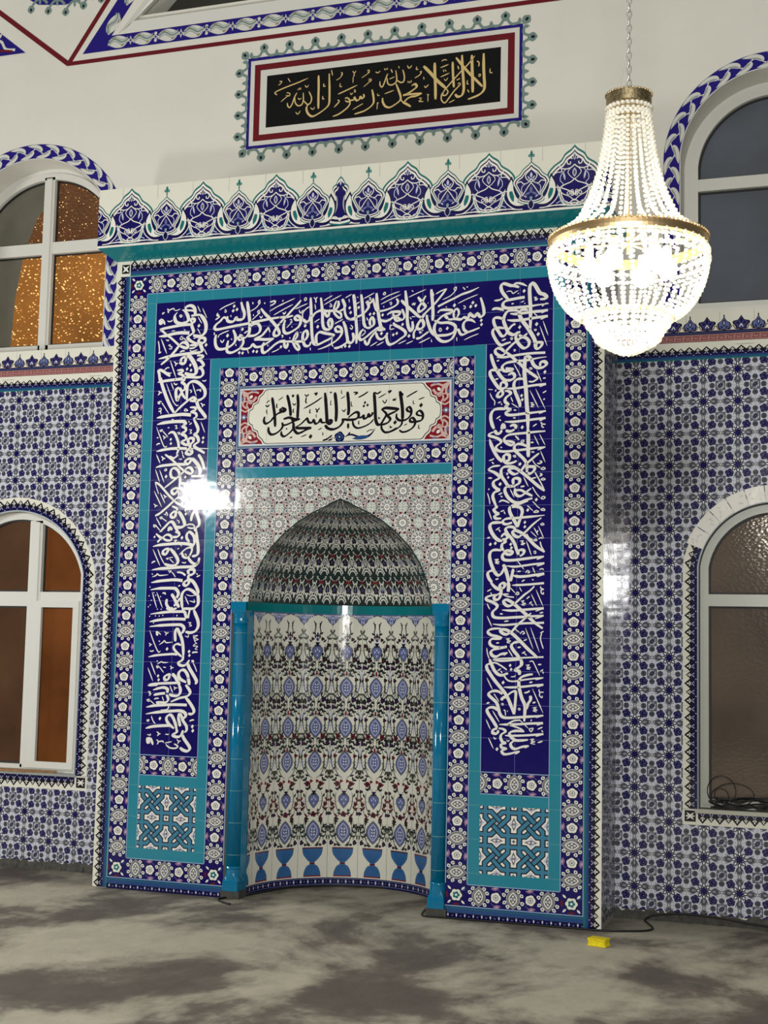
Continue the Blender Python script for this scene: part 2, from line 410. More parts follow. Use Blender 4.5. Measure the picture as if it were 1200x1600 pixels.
def d_knot(p=.2, q=.19156):
    """interlaced straps; repeat centred on the knot"""
    a = Art(); a.rect(-.5, .5, -.5, .5, 'white', 0)
    e = .335; c = .165
    # flowered stars between the straps
    for sx in (-1, 0, 1):
        for sy in (-1, 0, 1):
            if (sx == 0) == (sy == 0): continue
            X, Y = sx*.5, sy*.5
            w1, h1 = (.19, .11) if sy else (.10, .20)
            a.star(X, Y, .15 if sy else .15, .10, 4, 'lilac', .5, 0)
            a.leaf(X, Y, w1 if sy else h1, .055, 'greyd', .8, 0 if sy else pi/2); a.leaf(X, Y, .12, .035, 'white', 1, 0 if sy else pi/2)
            a.disc(X, Y, .035, 'greyd', 1.2, 8); a.disc(X, Y, .016, 'blush', 1.4, 6)
            for s_ in (-1, 1):
                a.leaf(X+(s_*.02 if sy else s_*.055), Y+(s_*.055 if sy else s_*.02), .03, .013, 'greyd', 1, .7*s_)
    for sx in (-1, 1):
        for sy in (-1, 1):
            a.disc(sx*.5, sy*.5, .10, 'white', .4, 4); a.star(sx*.5, sy*.5, .07, .03, 4, 'greyd', .6)
            a.leaf(sx*.23, sy*.23 if False else sy*.02, .001, .001, 'white', .5)
    for x, y in ((0, .25), (0, -.25), (.25, 0), (-.25, 0), (0, 0), (.27, .27), (-.27, -.27), (.27, -.27), (-.27, .27)):
        a.disc(x, y, .042, 'lilac', .5, 8); a.disc(x, y, .016, 'steel', .7, 6)
    S = [[(-e, .5), (-e, c), (c, -e), (.5, -e)], [(-.5, e), (-c, e), (e, -c), (e, -.5)],
         [(-e, -.5), (-e, -c), (c, e), (.5, e)], [(-.5, -e), (-c, -e), (e, c), (e, .5)]]
    W, B = .104, .172
    def seg(pts, l): a.line(pts, B, 'black', l); a.line(pts, W, 'strap', l+.3)
    for s_ in S[2:]: seg(s_, 2)
    for s_ in S[:2]: seg(s_, 3)
    for (x, y) in ((-.17, 0), (.17, 0)):      # two of the four crossings go the other way round
        d = .062; seg([(x-d, y-d), (x+d, y+d)], 4)
    a.P = [([(x*p, y*q) for x, y in P], c_, l) for P, c_, l in a.P]
    return a.clip((-p/2, p/2, -q/2, q/2))
KNOT = d_knot()
def d_stars(p=.2, q=.19156):
    """net of star rosettes in fine white line on the spandrels"""
    a = Art(); a.rect(-p/2, p/2, -q/2, q/2, 'taupe', 0)
    def ros(cx, cy, R, n, c2, rot=0, kc='maroon'):
        for k in range(n):
            A = rot+2*pi*k/n; x, y = cx+R*.56*cos(A), cy+R*.56*sin(A)
            a.leaf(x, y, R*.36, R*.235, 'white', 1, A, 6); a.leaf(x, y, R*.25, R*.135, c2, 1.3, A); a.leaf(x, y, R*.12, R*.05, 'pale', 1.5, A)
            A += pi/n; x, y = cx+R*1.02*cos(A), cy+R*1.02*sin(A)
            a.star(x, y, R*.24, R*.16, 4, 'white', 1, A); a.star(x, y, R*.17, R*.11, 4, kc if k % 2 else 'black', 1.3, A)
            a.line([(cx+R*.25*cos(A), cy+R*.25*sin(A)), (cx+R*1.35*cos(A), cy+R*1.35*sin(A))], .0016, 'white', .8)
        a.disc(cx, cy, R*.24, 'white', 1.6, 10); a.disc(cx, cy, R*.17, 'greyd', 1.8, 10); a.disc(cx, cy, R*.10, 'pale', 2, 8)
    ros(0, 0, .060, 12, 'greyd')
    for k in range(12): a.leaf(.080*cos(k*pi/6), .080*sin(k*pi/6), .010, .006, 'blush', 1.2, k*pi/6)
    for sx in (-1, 1):
        for sy in (-1, 1): ros(sx*p/2, sy*q/2, .052, 10, 'tulip', 0, 'green')
    for sx, sy in ((1, 0), (-1, 0), (0, 1), (0, -1)):
        ros(sx*p/2, sy*q/2, .036, 8, 'aqua', .2)
    return a.clip((-p/2, p/2, -q/2, q/2))
STARS = d_stars()
def d_dome(p=.19, q=.118):
    """dark band of the half dome: scallops, carnations and almond buds on white"""
    a = Art(); a.rect(-p/2, p/2, 0, q, 'dgreen', 0)
    for cx in (-p/4, p/4):
        for k in (0, 1):
            x0 = cx; 
            a.ring(x0, .008, .028, .0062, 'white', 1.4, 10, .15, pi-.15)
            a.ring(x0, .004, .019, .006, 'white', 1.4, 8, .1, pi-.1)
        a.ring(cx, q-.012, .022, .0045, 'white', 1.4, 8, .4, pi-.4)
        a.ring(cx, q-.020, .022, .004, 'white', 1.4, 8, .3, pi-.3)
    for sx in (-1, 0, 1):
        x = sx*p/2
        a.disc(x, .060, .025, 'white', .8, 10); a.flower(x, .062, .022, 'black', 1.2, 9, .3); a.flower(x, .062, .010, 'purple', 1.6, 6, .3)
        a.leaf(x, .035, .013, .006, 'white', 1.2, pi/2)
        for s_ in (-1, 1):
            a.leaf(x+s_*.026, .047, .015, .005, 'white', 1.3, pi/2-s_*.5)
            a.leaf(x+s_*.011, .093, .011, .0065, 'red' if sx == 0 else 'maroon', 1.8, s_*.5); a.leaf(x+s_*.024, .096, .009, .005, 'black', 1.9, -s_*.3)
            a.line(cr([(x+s_*.004, .085), (x+s_*.015, .104), (x+s_*.034, .110)], 3), .003, 'white', 1.5)
        a.disc(x, .108, .0045, 'black', 1.9, 6); a.disc(x, .099, .004, 'pink', 1.8, 6)
    for cx in (-p/4, p/4):
        a.leaf(cx, .062, .031, .020, 'white', 1, pi/2, 6); a.leaf(cx, .062, .025, .015, 'black', 1.3, pi/2, 6); a.leaf(cx, .062, .018, .010, 'pale', 1.45, pi/2, 6); a.leaf(cx, .062, .012, .006, 'steel', 1.6, pi/2)
        for s_ in (-1, 1): a.leaf(cx+s_*.012, .092, .012, .004, 'white', 1.3, s_*1.0); a.leaf(cx+s_*.018, .030, .010, .004, 'white', 1.3, -s_*.6)
    return a.clip((-p/2, p/2, 0, q))
DOMET = d_dome()
# lining tiles of the niche, one column, full height: u in -.098..098, v from 0 (floor) to 1.738
def d_lining(pw=.1963):
    a = Art(); H = 1.738; h = pw/2
    a.rect(-h, h, .055, H, 'cream', 0)
    for z in (.338-.02, .537, .786, 1.02, 1.276, 1.504):
        a.rect(-h, h, z-.001, z+.001, 'joinb', .6)
    a.rect(-h, -h+.001, .055, H, 'joinb', .6); a.rect(h-.001, h, .055, H, 'joinb', .6)
    def sym(fn):
        for s_ in (-1, 1): fn(s_)
    def vase(y, k=1, c='steel'):
        a.leaf(0, y, .072*k, .046*k, 'greyd', 1, pi/2, 8); a.leaf(0, y, .064*k, .040*k, c, 1.3, pi/2, 8)
        a.leaf(0, y, .053*k, .030*k, 'lilac', 1.5, pi/2, 8); a.leaf(0, y, .047*k, .025*k, 'steel', 1.7, pi/2, 6)
        for dy in (-.018, 0, .018):
            for s_ in (-1, 1): a.leaf(s_*.008*k, y+dy*k, .007*k, .004*k, 'white', 2, s_*.8)
        a.disc(0, y-.064*k, .006*k, 'greyd', 1.2, 6)
    def bowl(y, k=1):                                 # heart-shaped vase hanging below a dark neck
        o = cr([(0, -.058), (.018, -.036), (.036, -.006), (.036, .022), (.022, .036), (.012, .040)], 3)
        P = [(x*k, y+z*k) for x, z in o]+[(-x*k, y+z*k) for x, z in o[::-1]]
        a.poly(P, 'greyd', 1); a.poly([(x*.84, y+(z-y)*.86) for x, z in P], 'steel', 1.3)
        for dx, dy in ((0, -.022), (.013, .004), (-.013, .004), (0, .016)): a.leaf(dx*k, y+dy*k, .009*k, .005*k, 'lilac', 1.7, pi/2)
        a.rect(-.020*k, .020*k, y+.036*k, y+.044*k, 'black', 1.8)
        a.poly([(-.008, y+.044*k), (.008, y+.044*k), (.016, y+.062*k), (-.016, y+.062*k)], 'navyd', 1.5)
    def sprig(pts, c='olive', n=4, lw=.0028, leafc='black', ll=.0125, side=1):
        for s_ in (-1, 1):
            q = cr([(s_*x, y) for x, y in pts], 5); a.line(q, lw*1.35, c, .9)
            for k in range(1, n+1):
                i = int(k*(len(q)-2)/n); x, y = q[i]; t = atan2(q[i+1][1]-y, q[i+1][0]-x)
                for d in (-1, 1): a.leaf(x+ll*.9*cos(t+d*.9), y+ll*.9*sin(t+d*.9), ll*1.15, ll*.5, leafc, 1.1, t+d*.8)
    def pom(x, y, r=.013, c='black'):
        for s_ in (-1, 1):
            a.flower(s_*x, y, r*1.3, c, 1.4, 6, .35); a.disc(s_*x, y, r*.45, 'maroon' if c != 'maroon' else 'black', 1.7, 6)
    # scalloped lambrequin under the band
    for s_ in (-1, 1):
        o = cr([(h, H-.078), (h*.90, H-.066), (h*.72, H-.050), (h*.62, H-.032), (h*.35, H-.020), (0, H-.008)], 3)
        P = [(s_*x, y) for x, y in o]; a.poly(P+[(0, H), (s_*h, H)], 'greyd', .8)
        P2 = [(s_*(x*.97+.004 if x < h else h), y+.006) for x, y in o]; a.poly([(s_*h, H-.068)]+P2[1:]+[(0, H), (s_*h, H)], 'steel', 1)
        for k in range(5):
            a.leaf(s_*h*(.94-.14*k), H-.028+.004*k, .012, .004, 'lilac', 1.3, pi/2-s_*.5); a.leaf(s_*h*(.90-.14*k), H-.012, .009, .003, 'pale', 1.3, s_*.5)
        a.leaf(s_*h*.93, H-.052, .014, .004, 'lilac', 1.3, pi/2)
    # paired dark horns and buds
    sprig([(.008, 1.59), (.020, 1.62), (.014, 1.655), (.026, 1.69)], 'black', 0, .005)
    for s_ in (-1, 1):
        a.leaf(s_*.015, 1.665, .018, .004, 'black', 1.2, pi/2+s_*.2); a.leaf(s_*.028, 1.612, .012, .006, 'black', 1.2, s_*.7); a.leaf(s_*.016, 1.588, .014, .005, 'maroon', 1.2, s_*1.1)
    pom(.034, 1.575, .010)
    a.leaf(0, 1.60, .020, .007, 'navyd', 1.4, pi/2); a.leaf(0, 1.572, .012, .010, 'purple', 1.4, pi/2)
    bowl(1.492)
    sprig([(.046, 1.45), (.060, 1.52), (.078, 1.585), (h-.003, 1.62)], 'greyd', 3, .0035, 'olive')
    for s_ in (-1, 1): a.ring(s_*h, 1.575, .030, .005, 'greyd', 1.2, 8, pi/2 if s_ > 0 else 0, pi if s_ > 0 else pi/2)
    pom(h-.022, 1.535, .011); pom(.052, 1.50, .008)
    # carnation sprays; vase rows
    for y0, fl, vc in ((1.276, 'black', 1), (1.02, 'navyd', 1), (.786, 'maroon', 1)):
        vase(y0-.012 if y0 > .9 else y0+.004)
        for s_ in (-1, 1):
            for pts, w_, c_ in (([(.010, y0-.105), (.045, y0-.075), (.062, y0-.02), (.058, y0+.05)], .006, 'greyd'), ([(.062, y0-.06), (.082, y0-.02), (.090, y0+.05), (.074, y0+.105)], .007, 'steel'), ([(.066, y0+.0), (.060, y0+.06), (.038, y0+.095)], .004, 'olive'), ([(.094, y0+.09), (.080, y0+.165), (.058, y0+.205)], .006, 'greyd'), ([(.014, y0+.11), (.010, y0+.15), (.022, y0+.185)], .005, 'olive')):
                a.line(cr([(s_*x, y) for x, y in pts], 4), w_, c_, .8, taper=(.3, .2))
            for x, y, r_ in ((.030, y0+.10, .9), (.070, y0+.145, 2.0), (.020, y0+.15, .5), (.090, y0+.035, 1.9), (.050, y0-.085, .4), (.080, y0-.095, 2.4), (.036, y0+.20, 1.2)):
                a.leaf(s_*x, y, .015, .006, 'black', 1.2, r_*s_ if s_ > 0 else pi-r_)
        sprig([(.012, y0+.055), (.035, y0+.075), (.060, y0+.11), (.080, y0+.15)], 'olive', 4, .003)
        sprig([(.010, y0+.060), (.020, y0+.10), (.042, y0+.135), (.050, y0+.178)], 'olive', 3, .003, 'dgreen')
        sprig([(.040, y0-.05), (.062, y0-.03), (.085, y0-.06), (h, y0-.09)], 'olive', 3, .003, 'olive')
        pom(.048, y0+.165, .0145, fl); pom(.082, y0+.118, .012, 'navyd'); pom(.064, y0+.040, .011, fl); pom(.03, y0+.128, .009, 'black')
        a.leaf(0, y0+.075, .014, .008, 'red', 1.4, pi/2); a.star(0, y0+.088, .010, .005, 4, 'red', 1.4)
        for s_ in (-1, 1):
            a.leaf(s_*.02, y0+.072, .013, .005, 'navyd', 1.2, s_*.5); a.leaf(s_*.075, y0+.075, .013, .005, 'olive', 1.2, -s_*.7); a.leaf(s_*.088, y0+.02, .012, .004, 'olive', 1.2, s_*1.2)
            a.leaf(s_*.06, y0+.0, .016, .005, 'olive', 1.2, pi/2-s_*.3)
    bowl(.545, .95)
    sprig([(.012, .61), (.04, .63), (.058, .67), (h, .72)], 'olive', 4, .003, 'black'); pom(.044, .648, .015, 'maroon'); pom(.085, .60, .010, 'black'); pom(.02, .665, .009, 'red')
    sprig([(.020, .46), (.050, .44), (.075, .50), (.090, .55)], 'maroon', 3, .003, 'maroon'); pom(.075, .52, .012, 'maroon'); pom(.09, .46, .010, 'navyd')
    for y0 in (.545, .345, 1.492):
        for s_ in (-1, 1):
            for pts, w_, c_ in (([(.008, y0-.09), (.042, y0-.06), (.056, y0), (.050, y0+.055)], .006, 'greyd'), ([(.060, y0-.05), (.084, y0-.01), (.088, y0+.06)], .007, 'olive')):
                a.line(cr([(s_*x, y) for x, y in pts], 4), w_, c_, .8, taper=(.3, .2))
            for x, y, r_ in ((.066, y0+.03, 1.2), (.048, y0+.07, .7), (.078, y0-.06, 2.2), (.030, y0-.085, .5)): a.leaf(s_*x, y, .015, .006, 'black', 1.2, r_*s_ if s_ > 0 else pi-r_)
    a.flower(0, .455, .020, 'maroon', 1.3, 7, .3); a.disc(0, .455, .007, 'navyd', 1.6, 6); pom(.045, .425, .011, 'black'); pom(.03, .48, .008, 'olive')
    sprig([(.030, .41), (.060, .40), (.085, .37), (h, .36)], 'olive', 4, .003, 'black', .010)
    vase(.345, 1.05)
    sprig([(.042, .30), (.055, .32), (.07, .345), (.078, .375)], 'greyd', 3, .003, 'dgreen'); pom(.075, .275, .012, 'navyd'); pom(.05, .262, .008, 'black')
    for s_ in (-1, 1): a.leaf(s_*.03, .27, .02, .006, 'olive', 1.1, s_*.8); a.leaf(s_*.09, .31, .02, .005, 'olive', 1.1, pi/2)
    # footed blue vase of the bottom tile
    o = cr([(.066, .242), (.060, .205), (.036, .172), (.012, .150), (.012, .140)], 4)
    o2 = cr([(.012, .140), (.034, .128), (.050, .098), (.055, .068)], 4)
    for q in (o, o2):
        a.poly([(x+.002, y) for x, y in q]+[(-x-.002, y) for x, y in q[::-1]], 'black', 1); a.poly([(x, y) for x, y in q]+[(-x, y) for x, y in q[::-1]], 'vase', 1.3)
    for k in range(-3, 4):
        a.line([(k*.016, .236), (k*.010, .19), (k*.003, .156)], .0022, 'zblue', 1.6); a.line([(k*.003, .132), (k*.012, .10), (k*.014, .072)], .0022, 'zblue', 1.6)
    a.rect(-.068, .068, .238, .246, 'maroon', 1.8); a.rect(-.017, .017, .139, .150, 'maroon', 1.8); a.rect(-.057, .057, .062, .070, 'red', 1.8)
    # plinth
    a.rect(-h, h, 0, .055, 'navyd', 0); a.rect(-h, h, .046, .050, 'steel', .6); a.rect(-h, h, .012, .016, 'steel', .6)
    for k in range(4):
        x = -h+pw*(k+.5)/4; a.leaf(x, .031, .012, .006, 'lilac', 1, pi/2); a.leaf(x+pw/8, .031, .008, .004, 'steel', 1, 0)
    return a.clip((-h, h, 0, H))
LINING = d_lining()

def d_crown():
    """cresting of the crown, x -1.665..1.665, z 0..0.385"""
    a = Art(); a.rect(-1.665, 1.665, 0, .385, 'cream', 0)
    a.rect(-1.665, 1.665, .014, .175, 'navy', .6); a.rect(-1.665, 1.665, .014, .018, 'black', .9)
    def mir(pts): return pts+[(-x, y) for x, y in pts[::-1]]
    def layers(u, o, cols, cz, l0):
        for i, (c, k) in enumerate(cols): u.poly(mir([(x*k if x > 0 else 0, cz+(y-cz)*k) for x, y in o]), c, l0+.25*i)
    WL = .0062
    big = Art()
    o = cr([(0, .372), (.020, .350), (.055, .325), (.078, .290), (.118, .262), (.150, .225), (.152, .190), (.122, .150), (.100, .118), (.092, .085), (.080, .050), (.060, .025), (.03, .016), (0, .016)], 4)
    layers(big, o, (('green', 1.03), ('white', .97), ('navyd', .90), ('white', .86), ('navy', .80)), .13, 1)
    for s_ in (-1, 1):
        L = lambda pts, w_=WL, c='white', l=3: big.line(cr([(s_*x, y) for x, y in pts], 5), w_, c, l)
        L([(.012, .296), (.030, .302), (.044, .288), (.040, .268), (.026, .266), (.024, .280)])
        L([(0, .262), (.020, .245), (.05, .238), (.078, .246), (.088, .262)]); L([(.050, .238), (.078, .205), (.082, .172), (.066, .150), (.082, .120)], .0045, 'lilac')
        L([(.088, .262), (.074, .226), (.104, .222), (.126, .206)], .005); L([(0, .262), (.038, .222), (.020, .190), (0, .176)], .004)
        L([(0, .178), (.020, .160), (.058, .146), (.078, .132), (.046, .116), (.014, .100), (0, .082)]); L([(.078, .132), (.112, .136)], .005)
        L([(0, .048), (.030, .075), (.065, .092), (.090, .118)], .005); L([(0, .018), (.024, .038), (0, .056)], .006)
        L([(.030, .026), (.070, .030), (.110, .028)], .007); L([(.04, .045), (.075, .052), (.105, .040)], .005, 'lilac')
        big.leaf(s_*.060, .198, .028, .006, 'lilac', 3, pi/2-s_*.2)
        for k in (0, 1): big.ring(s_*(.012+.022*k), .095-.001*k, .0065, .0045, 'white', 3.4, 8)
        for dy in (.011, -.011): big.ring(s_*.013, .095+dy, .005, .004, 'white', 3.4, 8)
    big.leaf(0, .310, .022, .009, 'lilac', 3.2, pi/2); big.leaf(0, .310, .014, .005, 'greyd', 3.5, pi/2)
    big.leaf(0, .215, .028, .013, 'lilac', 3.2, pi/2); big.leaf(0, .215, .018, .007, 'greyd', 3.5, pi/2)
    sm = Art()
    o = cr([(0, .304), (.018, .286), (.048, .262), (.070, .232), (.098, .212), (.112, .184), (.100, .158), (.086, .130), (.070, .100), (.080, .070), (.05, .052), (0, .044)], 4)
    # white horns with green linings either side
    for s_ in (-1, 1):
        h = cr([(.118, .205), (.140, .160), (.142, .110), (.120, .065), (.080, .044), (.030, .052), (.062, .072), (.088, .098), (.104, .140), (.108, .180)], 4)
        sm.line([(s_*x, y) for x, y in h], .020, 'navyd', 2.2, closed=True); sm.poly([(s_*x, y) for x, y in h], 'white', 2.5)
        sm.poly([(s_*x, y) for x, y in cr([(.112, .135), (.130, .130), (.124, .095), (.104, .070), (.100, .100)], 3)], 'green', 2.8)
        sm.line(cr([(s_*.150, .190), (s_*.168, .130), (s_*.150, .070), (s_*.10, .028), (s_*.05, .022)], 4), .0055, 'white', 1.6); sm.line(cr([(s_*.09, .024), (s_*.15, .030), (s_*.20, .024)], 4), .006, 'white', 1.6)
    layers(sm, o, (('green', 1.0), ('white', .95), ('navyd', .87), ('white', .81), ('navy', .75)), .14, 2.6)
    sm.P = [t for t in sm.P]
    for s_ in (-1, 1):
        L = lambda pts, w_=WL, c='white', l=4.4: sm.line(cr([(s_*x, y) for x, y in pts], 5), w_, c, l)
        L([(0, .180), (.024, .196), (.034, .222), (.014, .246), (0, .258)], .0055); L([(0, .200), (.018, .178), (.044, .172), (.060, .186), (.082, .180)], .0055)
        L([(.018, .178), (.052, .158), (.056, .130), (.046, .112)], .0045, 'lilac'); L([(0, .176), (.020, .150), (.040, .118), (.052, .100)], .005)
        sm.leaf(s_*.014, .206, .014, .0045, 'lilac', 4.4, pi/2-s_*.6); sm.leaf(s_*.020, .112, .020, .007, 'steel', 4.4, -s_*.5); sm.leaf(s_*.034, .096, .012, .004, 'lilac', 4.4, s_*.6)
    sm.leaf(0, .222, .018, .008, 'lilac', 4.5, pi/2); sm.leaf(0, .135, .022, .009, 'steel', 4.5, pi/2); sm.disc(0, .086, .009, 'aqua', 4.6, 8)
    sm.leaf(0, .046, .034, .019, 'lilac', 4.3, pi/2); sm.leaf(0, .046, .028, .015, 'navyd', 4.6, pi/2)
    sm.leaf(0, .318, .022, .004, 'green', 3, pi/2); sm.leaf(0, .352, .018, .008, 'green', 3, pi/2)
    for s_ in (-1, 1): sm.disc(s_*.010, .338, .0095, 'green', 3, 8); sm.disc(s_*.010, .338, .0045, 'aqua', 3.4, 6)
    mid = Art()
    o = cr([(0, .325), (.018, .305), (.030, .280), (.050, .262), (.052, .235), (.034, .215), (.026, .160), (.030, .110), (.050, .060), (.07, .03), (0, .016)], 4)
    layers(mid, o, (('green', 1), ('white', .93), ('navyd', .84), ('white', .74), ('navy', .66)), .16, 2.4)
    mid.leaf(0, .27, .03, .016, 'navy', 4.2, 0); mid.leaf(0, .285, .018, .006, 'lilac', 4.4, pi/2)
    for s_ in (-1, 1): mid.line(cr([(0, .045), (s_*.03, .075), (s_*.06, .06)], 4), .005, 'white', 4.4)
    for x in (.428, .930, 1.438):
        for s_ in (-1, 1): a.stamp(big, .010+s_*x, 0)
    for x in (.180, .680, 1.184, 1.69):
        for s_ in (-1, 1): a.stamp(sm, .010+s_*x, 0)
    a.stamp(mid, .010, 0)
    # white foot line and crown tile joints
    a.rect(-1.665, 1.665, 0, .012, 'white', 5)
    for k in range(-6, 7): a.rect(.01+k*.25-.0008, .01+k*.25+.0008, .30, .385, 'joint', .5)
    return a.clip((-1.665, 1.665, 0, .385))

# ------------------------------------------------------------------ outlines
D = .45                                   # face of the hall wall; the prayer niche stands forward to y = 0
def outline(cx, hw, zc, R, zb, n=40):
    """arched opening, counter-clockwise from the lower left"""
    t0 = math.acos(min(1, hw/R)); pts = [(cx-hw, zb), (cx+hw, zb)]
    for i in range(n+1):
        t = t0+(pi-2*t0)*i/n; pts.append((cx+R*cos(t), zc+R*sin(t)))
    return pts
WIN = dict(
  ul=dict(cx=-2.58, hw=.625, zc=4.26, R=.69, zb=3.555, wb=.095),
  ur=dict(cx=2.51, hw=.54, zc=4.48, R=.542, zb=3.575, wb=.10),
  ll=dict(cx=-2.58, hw=.55, zc=1.856, R=.566, zb=.625, wb=.095),
  lr=dict(cx=2.51, hw=.435, zc=1.975, R=.44, zb=.64, wb=.088))
def wout(k, d=0):
    q = WIN[k]; return outline(q['cx'], q['hw']+d, q['zc'], q['R']+d, q['zb']-d)
def inside(k, x, z, d=0):
    q = WIN[k]; hw, R = q['hw']+d, q['R']+d
    if abs(x-q['cx']) > hw or z < q['zb']-d: return False
    return z < q['zc']+sqrt(max(0, R*R-(x-q['cx'])**2))
def ring_path(k, off, w_):
    """warp for a strip that follows the window edge: s from lower left up over the arch, t outward"""
    q = WIN[k]; hw, R, zc, cx, zb = q['hw']+off, q['R']+off, q['zc'], q['cx'], q['zb']-off
    t0 = math.acos(min(1, hw/R)); zs = zc+R*sin(t0); L1 = zs-zb; La = R*(pi-2*t0)
    def f(s, t):
        if s <= L1: return (cx-hw-t, zb+s)
        if s >= L1+La: return (cx+hw+t, zs-(s-L1-La))
        A = pi-t0-(s-L1)/R; return (cx+(R+t)*cos(A), zc+(R+t)*sin(A))
    return f, 2*L1+La, L1, La
def plate(outer, holes, y, m, name, parent=None, depth=0, side=True):
    """flat plate facing -Y with holes; depth adds the reveals and the back"""
    loops = [outer]+holes
    pts = [p for l in loops for p in l]
    tri = tessellate_polygon([[Vector((x, z, 0)) for x, z in l] for l in loops])
    v = [(x, y, z) for x, z in pts]; f = []
    for t in tri:
        A = sum(pts[t[i-1]][0]*pts[t[i]][1]-pts[t[i]][0]*pts[t[i-1]][1] for i in range(3))
        f.append(tuple(t) if A > 0 else tuple(t[::-1]))
    if depth:
        n = len(v); v += [(x, y+depth, z) for x, z in pts]; f += [tuple(i+n for i in t[::-1]) for t in f]
        b = 0
        for l in loops:
            for i in range(len(l)):
                j = (i+1) % len(l); f.append((b+i, b+j, n+b+j, n+b+i))
            b += len(l)
    o = link_mesh(name, v, f, [m], None, parent)
    if depth:
        bm = bmesh.new(); bm.from_mesh(o.data); bmesh.ops.recalc_face_normals(bm, faces=bm.faces); bm.to_mesh(o.data); bm.free()
    return o

# ================================================================== the hall
plaster = mat('plaster', (222, 220, 210), .75, noise=(3, .025))
def concrete():
    m = bpy.data.materials.new('concrete_screed'); m.use_nodes = True; nt = m.node_tree; n = nt.nodes; l = nt.links
    b = n['Principled BSDF']; b.inputs['Roughness'].default_value = .8; b.inputs['Specular IOR Level'].default_value = .25
    g = n.new('ShaderNodeNewGeometry')
    mp = n.new('ShaderNodeMapping'); mp.inputs['Scale'].default_value = (1, .75, 1); mp.inputs['Rotation'].default_value = (0, 0, .25); mp.inputs['Location'].default_value = (3.1, .7, 0)
    l.new(g.outputs['Position'], mp.inputs[0])
    def noise(sc, det, dist=0, rough=.5):
        t = n.new('ShaderNodeTexNoise'); t.inputs['Scale'].default_value = sc; t.inputs['Detail'].default_value = det; t.inputs['Distortion'].default_value = dist; t.inputs['Roughness'].default_value = rough
        l.new(mp.outputs[0], t.inputs['Vector']); return t
    a = noise(1.1, 8, .25, .62)
    r = n.new('ShaderNodeValToRGB'); e = r.color_ramp.elements
    e[0].position = .43; e[0].color = lin((106, 99, 92)); e[1].position = .57; e[1].color = lin((190, 184, 166))
    k = e.new(.475); k.color = lin((124, 117, 108)); k = e.new(.50); k.color = lin((152, 146, 132))
    l.new(a.outputs['Fac'], r.inputs[0])
    c = noise(5, 6, .2, .7); mr = n.new('ShaderNodeMapRange'); mr.inputs[1].default_value = .3; mr.inputs[2].default_value = .7; mr.inputs[3].default_value = .86; mr.inputs[4].default_value = 1.12
    l.new(c.outputs['Fac'], mr.inputs[0])
    # painted shade: floor colour darkened along the wall foot and in the niche
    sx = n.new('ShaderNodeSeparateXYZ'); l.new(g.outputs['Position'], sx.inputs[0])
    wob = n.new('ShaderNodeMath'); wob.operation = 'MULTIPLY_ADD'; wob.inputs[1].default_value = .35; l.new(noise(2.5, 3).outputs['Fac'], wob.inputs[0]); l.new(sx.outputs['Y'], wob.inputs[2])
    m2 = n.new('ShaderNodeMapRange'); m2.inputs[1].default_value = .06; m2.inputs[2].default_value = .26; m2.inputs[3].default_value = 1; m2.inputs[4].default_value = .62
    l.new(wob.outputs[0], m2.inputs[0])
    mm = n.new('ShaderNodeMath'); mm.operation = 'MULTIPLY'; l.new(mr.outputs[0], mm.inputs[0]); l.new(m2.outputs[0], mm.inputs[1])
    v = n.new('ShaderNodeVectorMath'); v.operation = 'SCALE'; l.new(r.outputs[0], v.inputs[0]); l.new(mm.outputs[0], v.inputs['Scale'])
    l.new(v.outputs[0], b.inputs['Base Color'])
    bp = n.new('ShaderNodeBump'); bp.inputs['Strength'].default_value = .35; bp.inputs['Distance'].default_value = .02; l.new(c.outputs['Fac'], bp.inputs['Height']); l.new(bp.outputs[0], b.inputs['Normal'])
    return m
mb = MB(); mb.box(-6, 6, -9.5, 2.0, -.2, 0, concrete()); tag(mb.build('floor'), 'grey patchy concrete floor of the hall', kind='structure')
mb = MB(); mb.box(-6, 6, -9.5, 1.0, 7.0, 7.2, plaster); tag(mb.build('ceiling'), 'plain plastered ceiling above the hall', kind='structure')
top_hole = [(-1.795, 5.907), (1.84, 5.907), (1.25, 6.5), (-1.2, 6.5)]
wall = plate([(-6, 0), (-.8, 0), (-.8, 2.6), (.8, 2.6), (.8, 0), (6, 0), (6, 7), (-6, 7)], [wout('ul'), wout('ur'), wout('ll'), wout('lr'), top_hole], D, plaster, 'wall_back', depth=.30)
tag(wall, 'white plastered wall with arched windows and tiled dado', kind='structure')

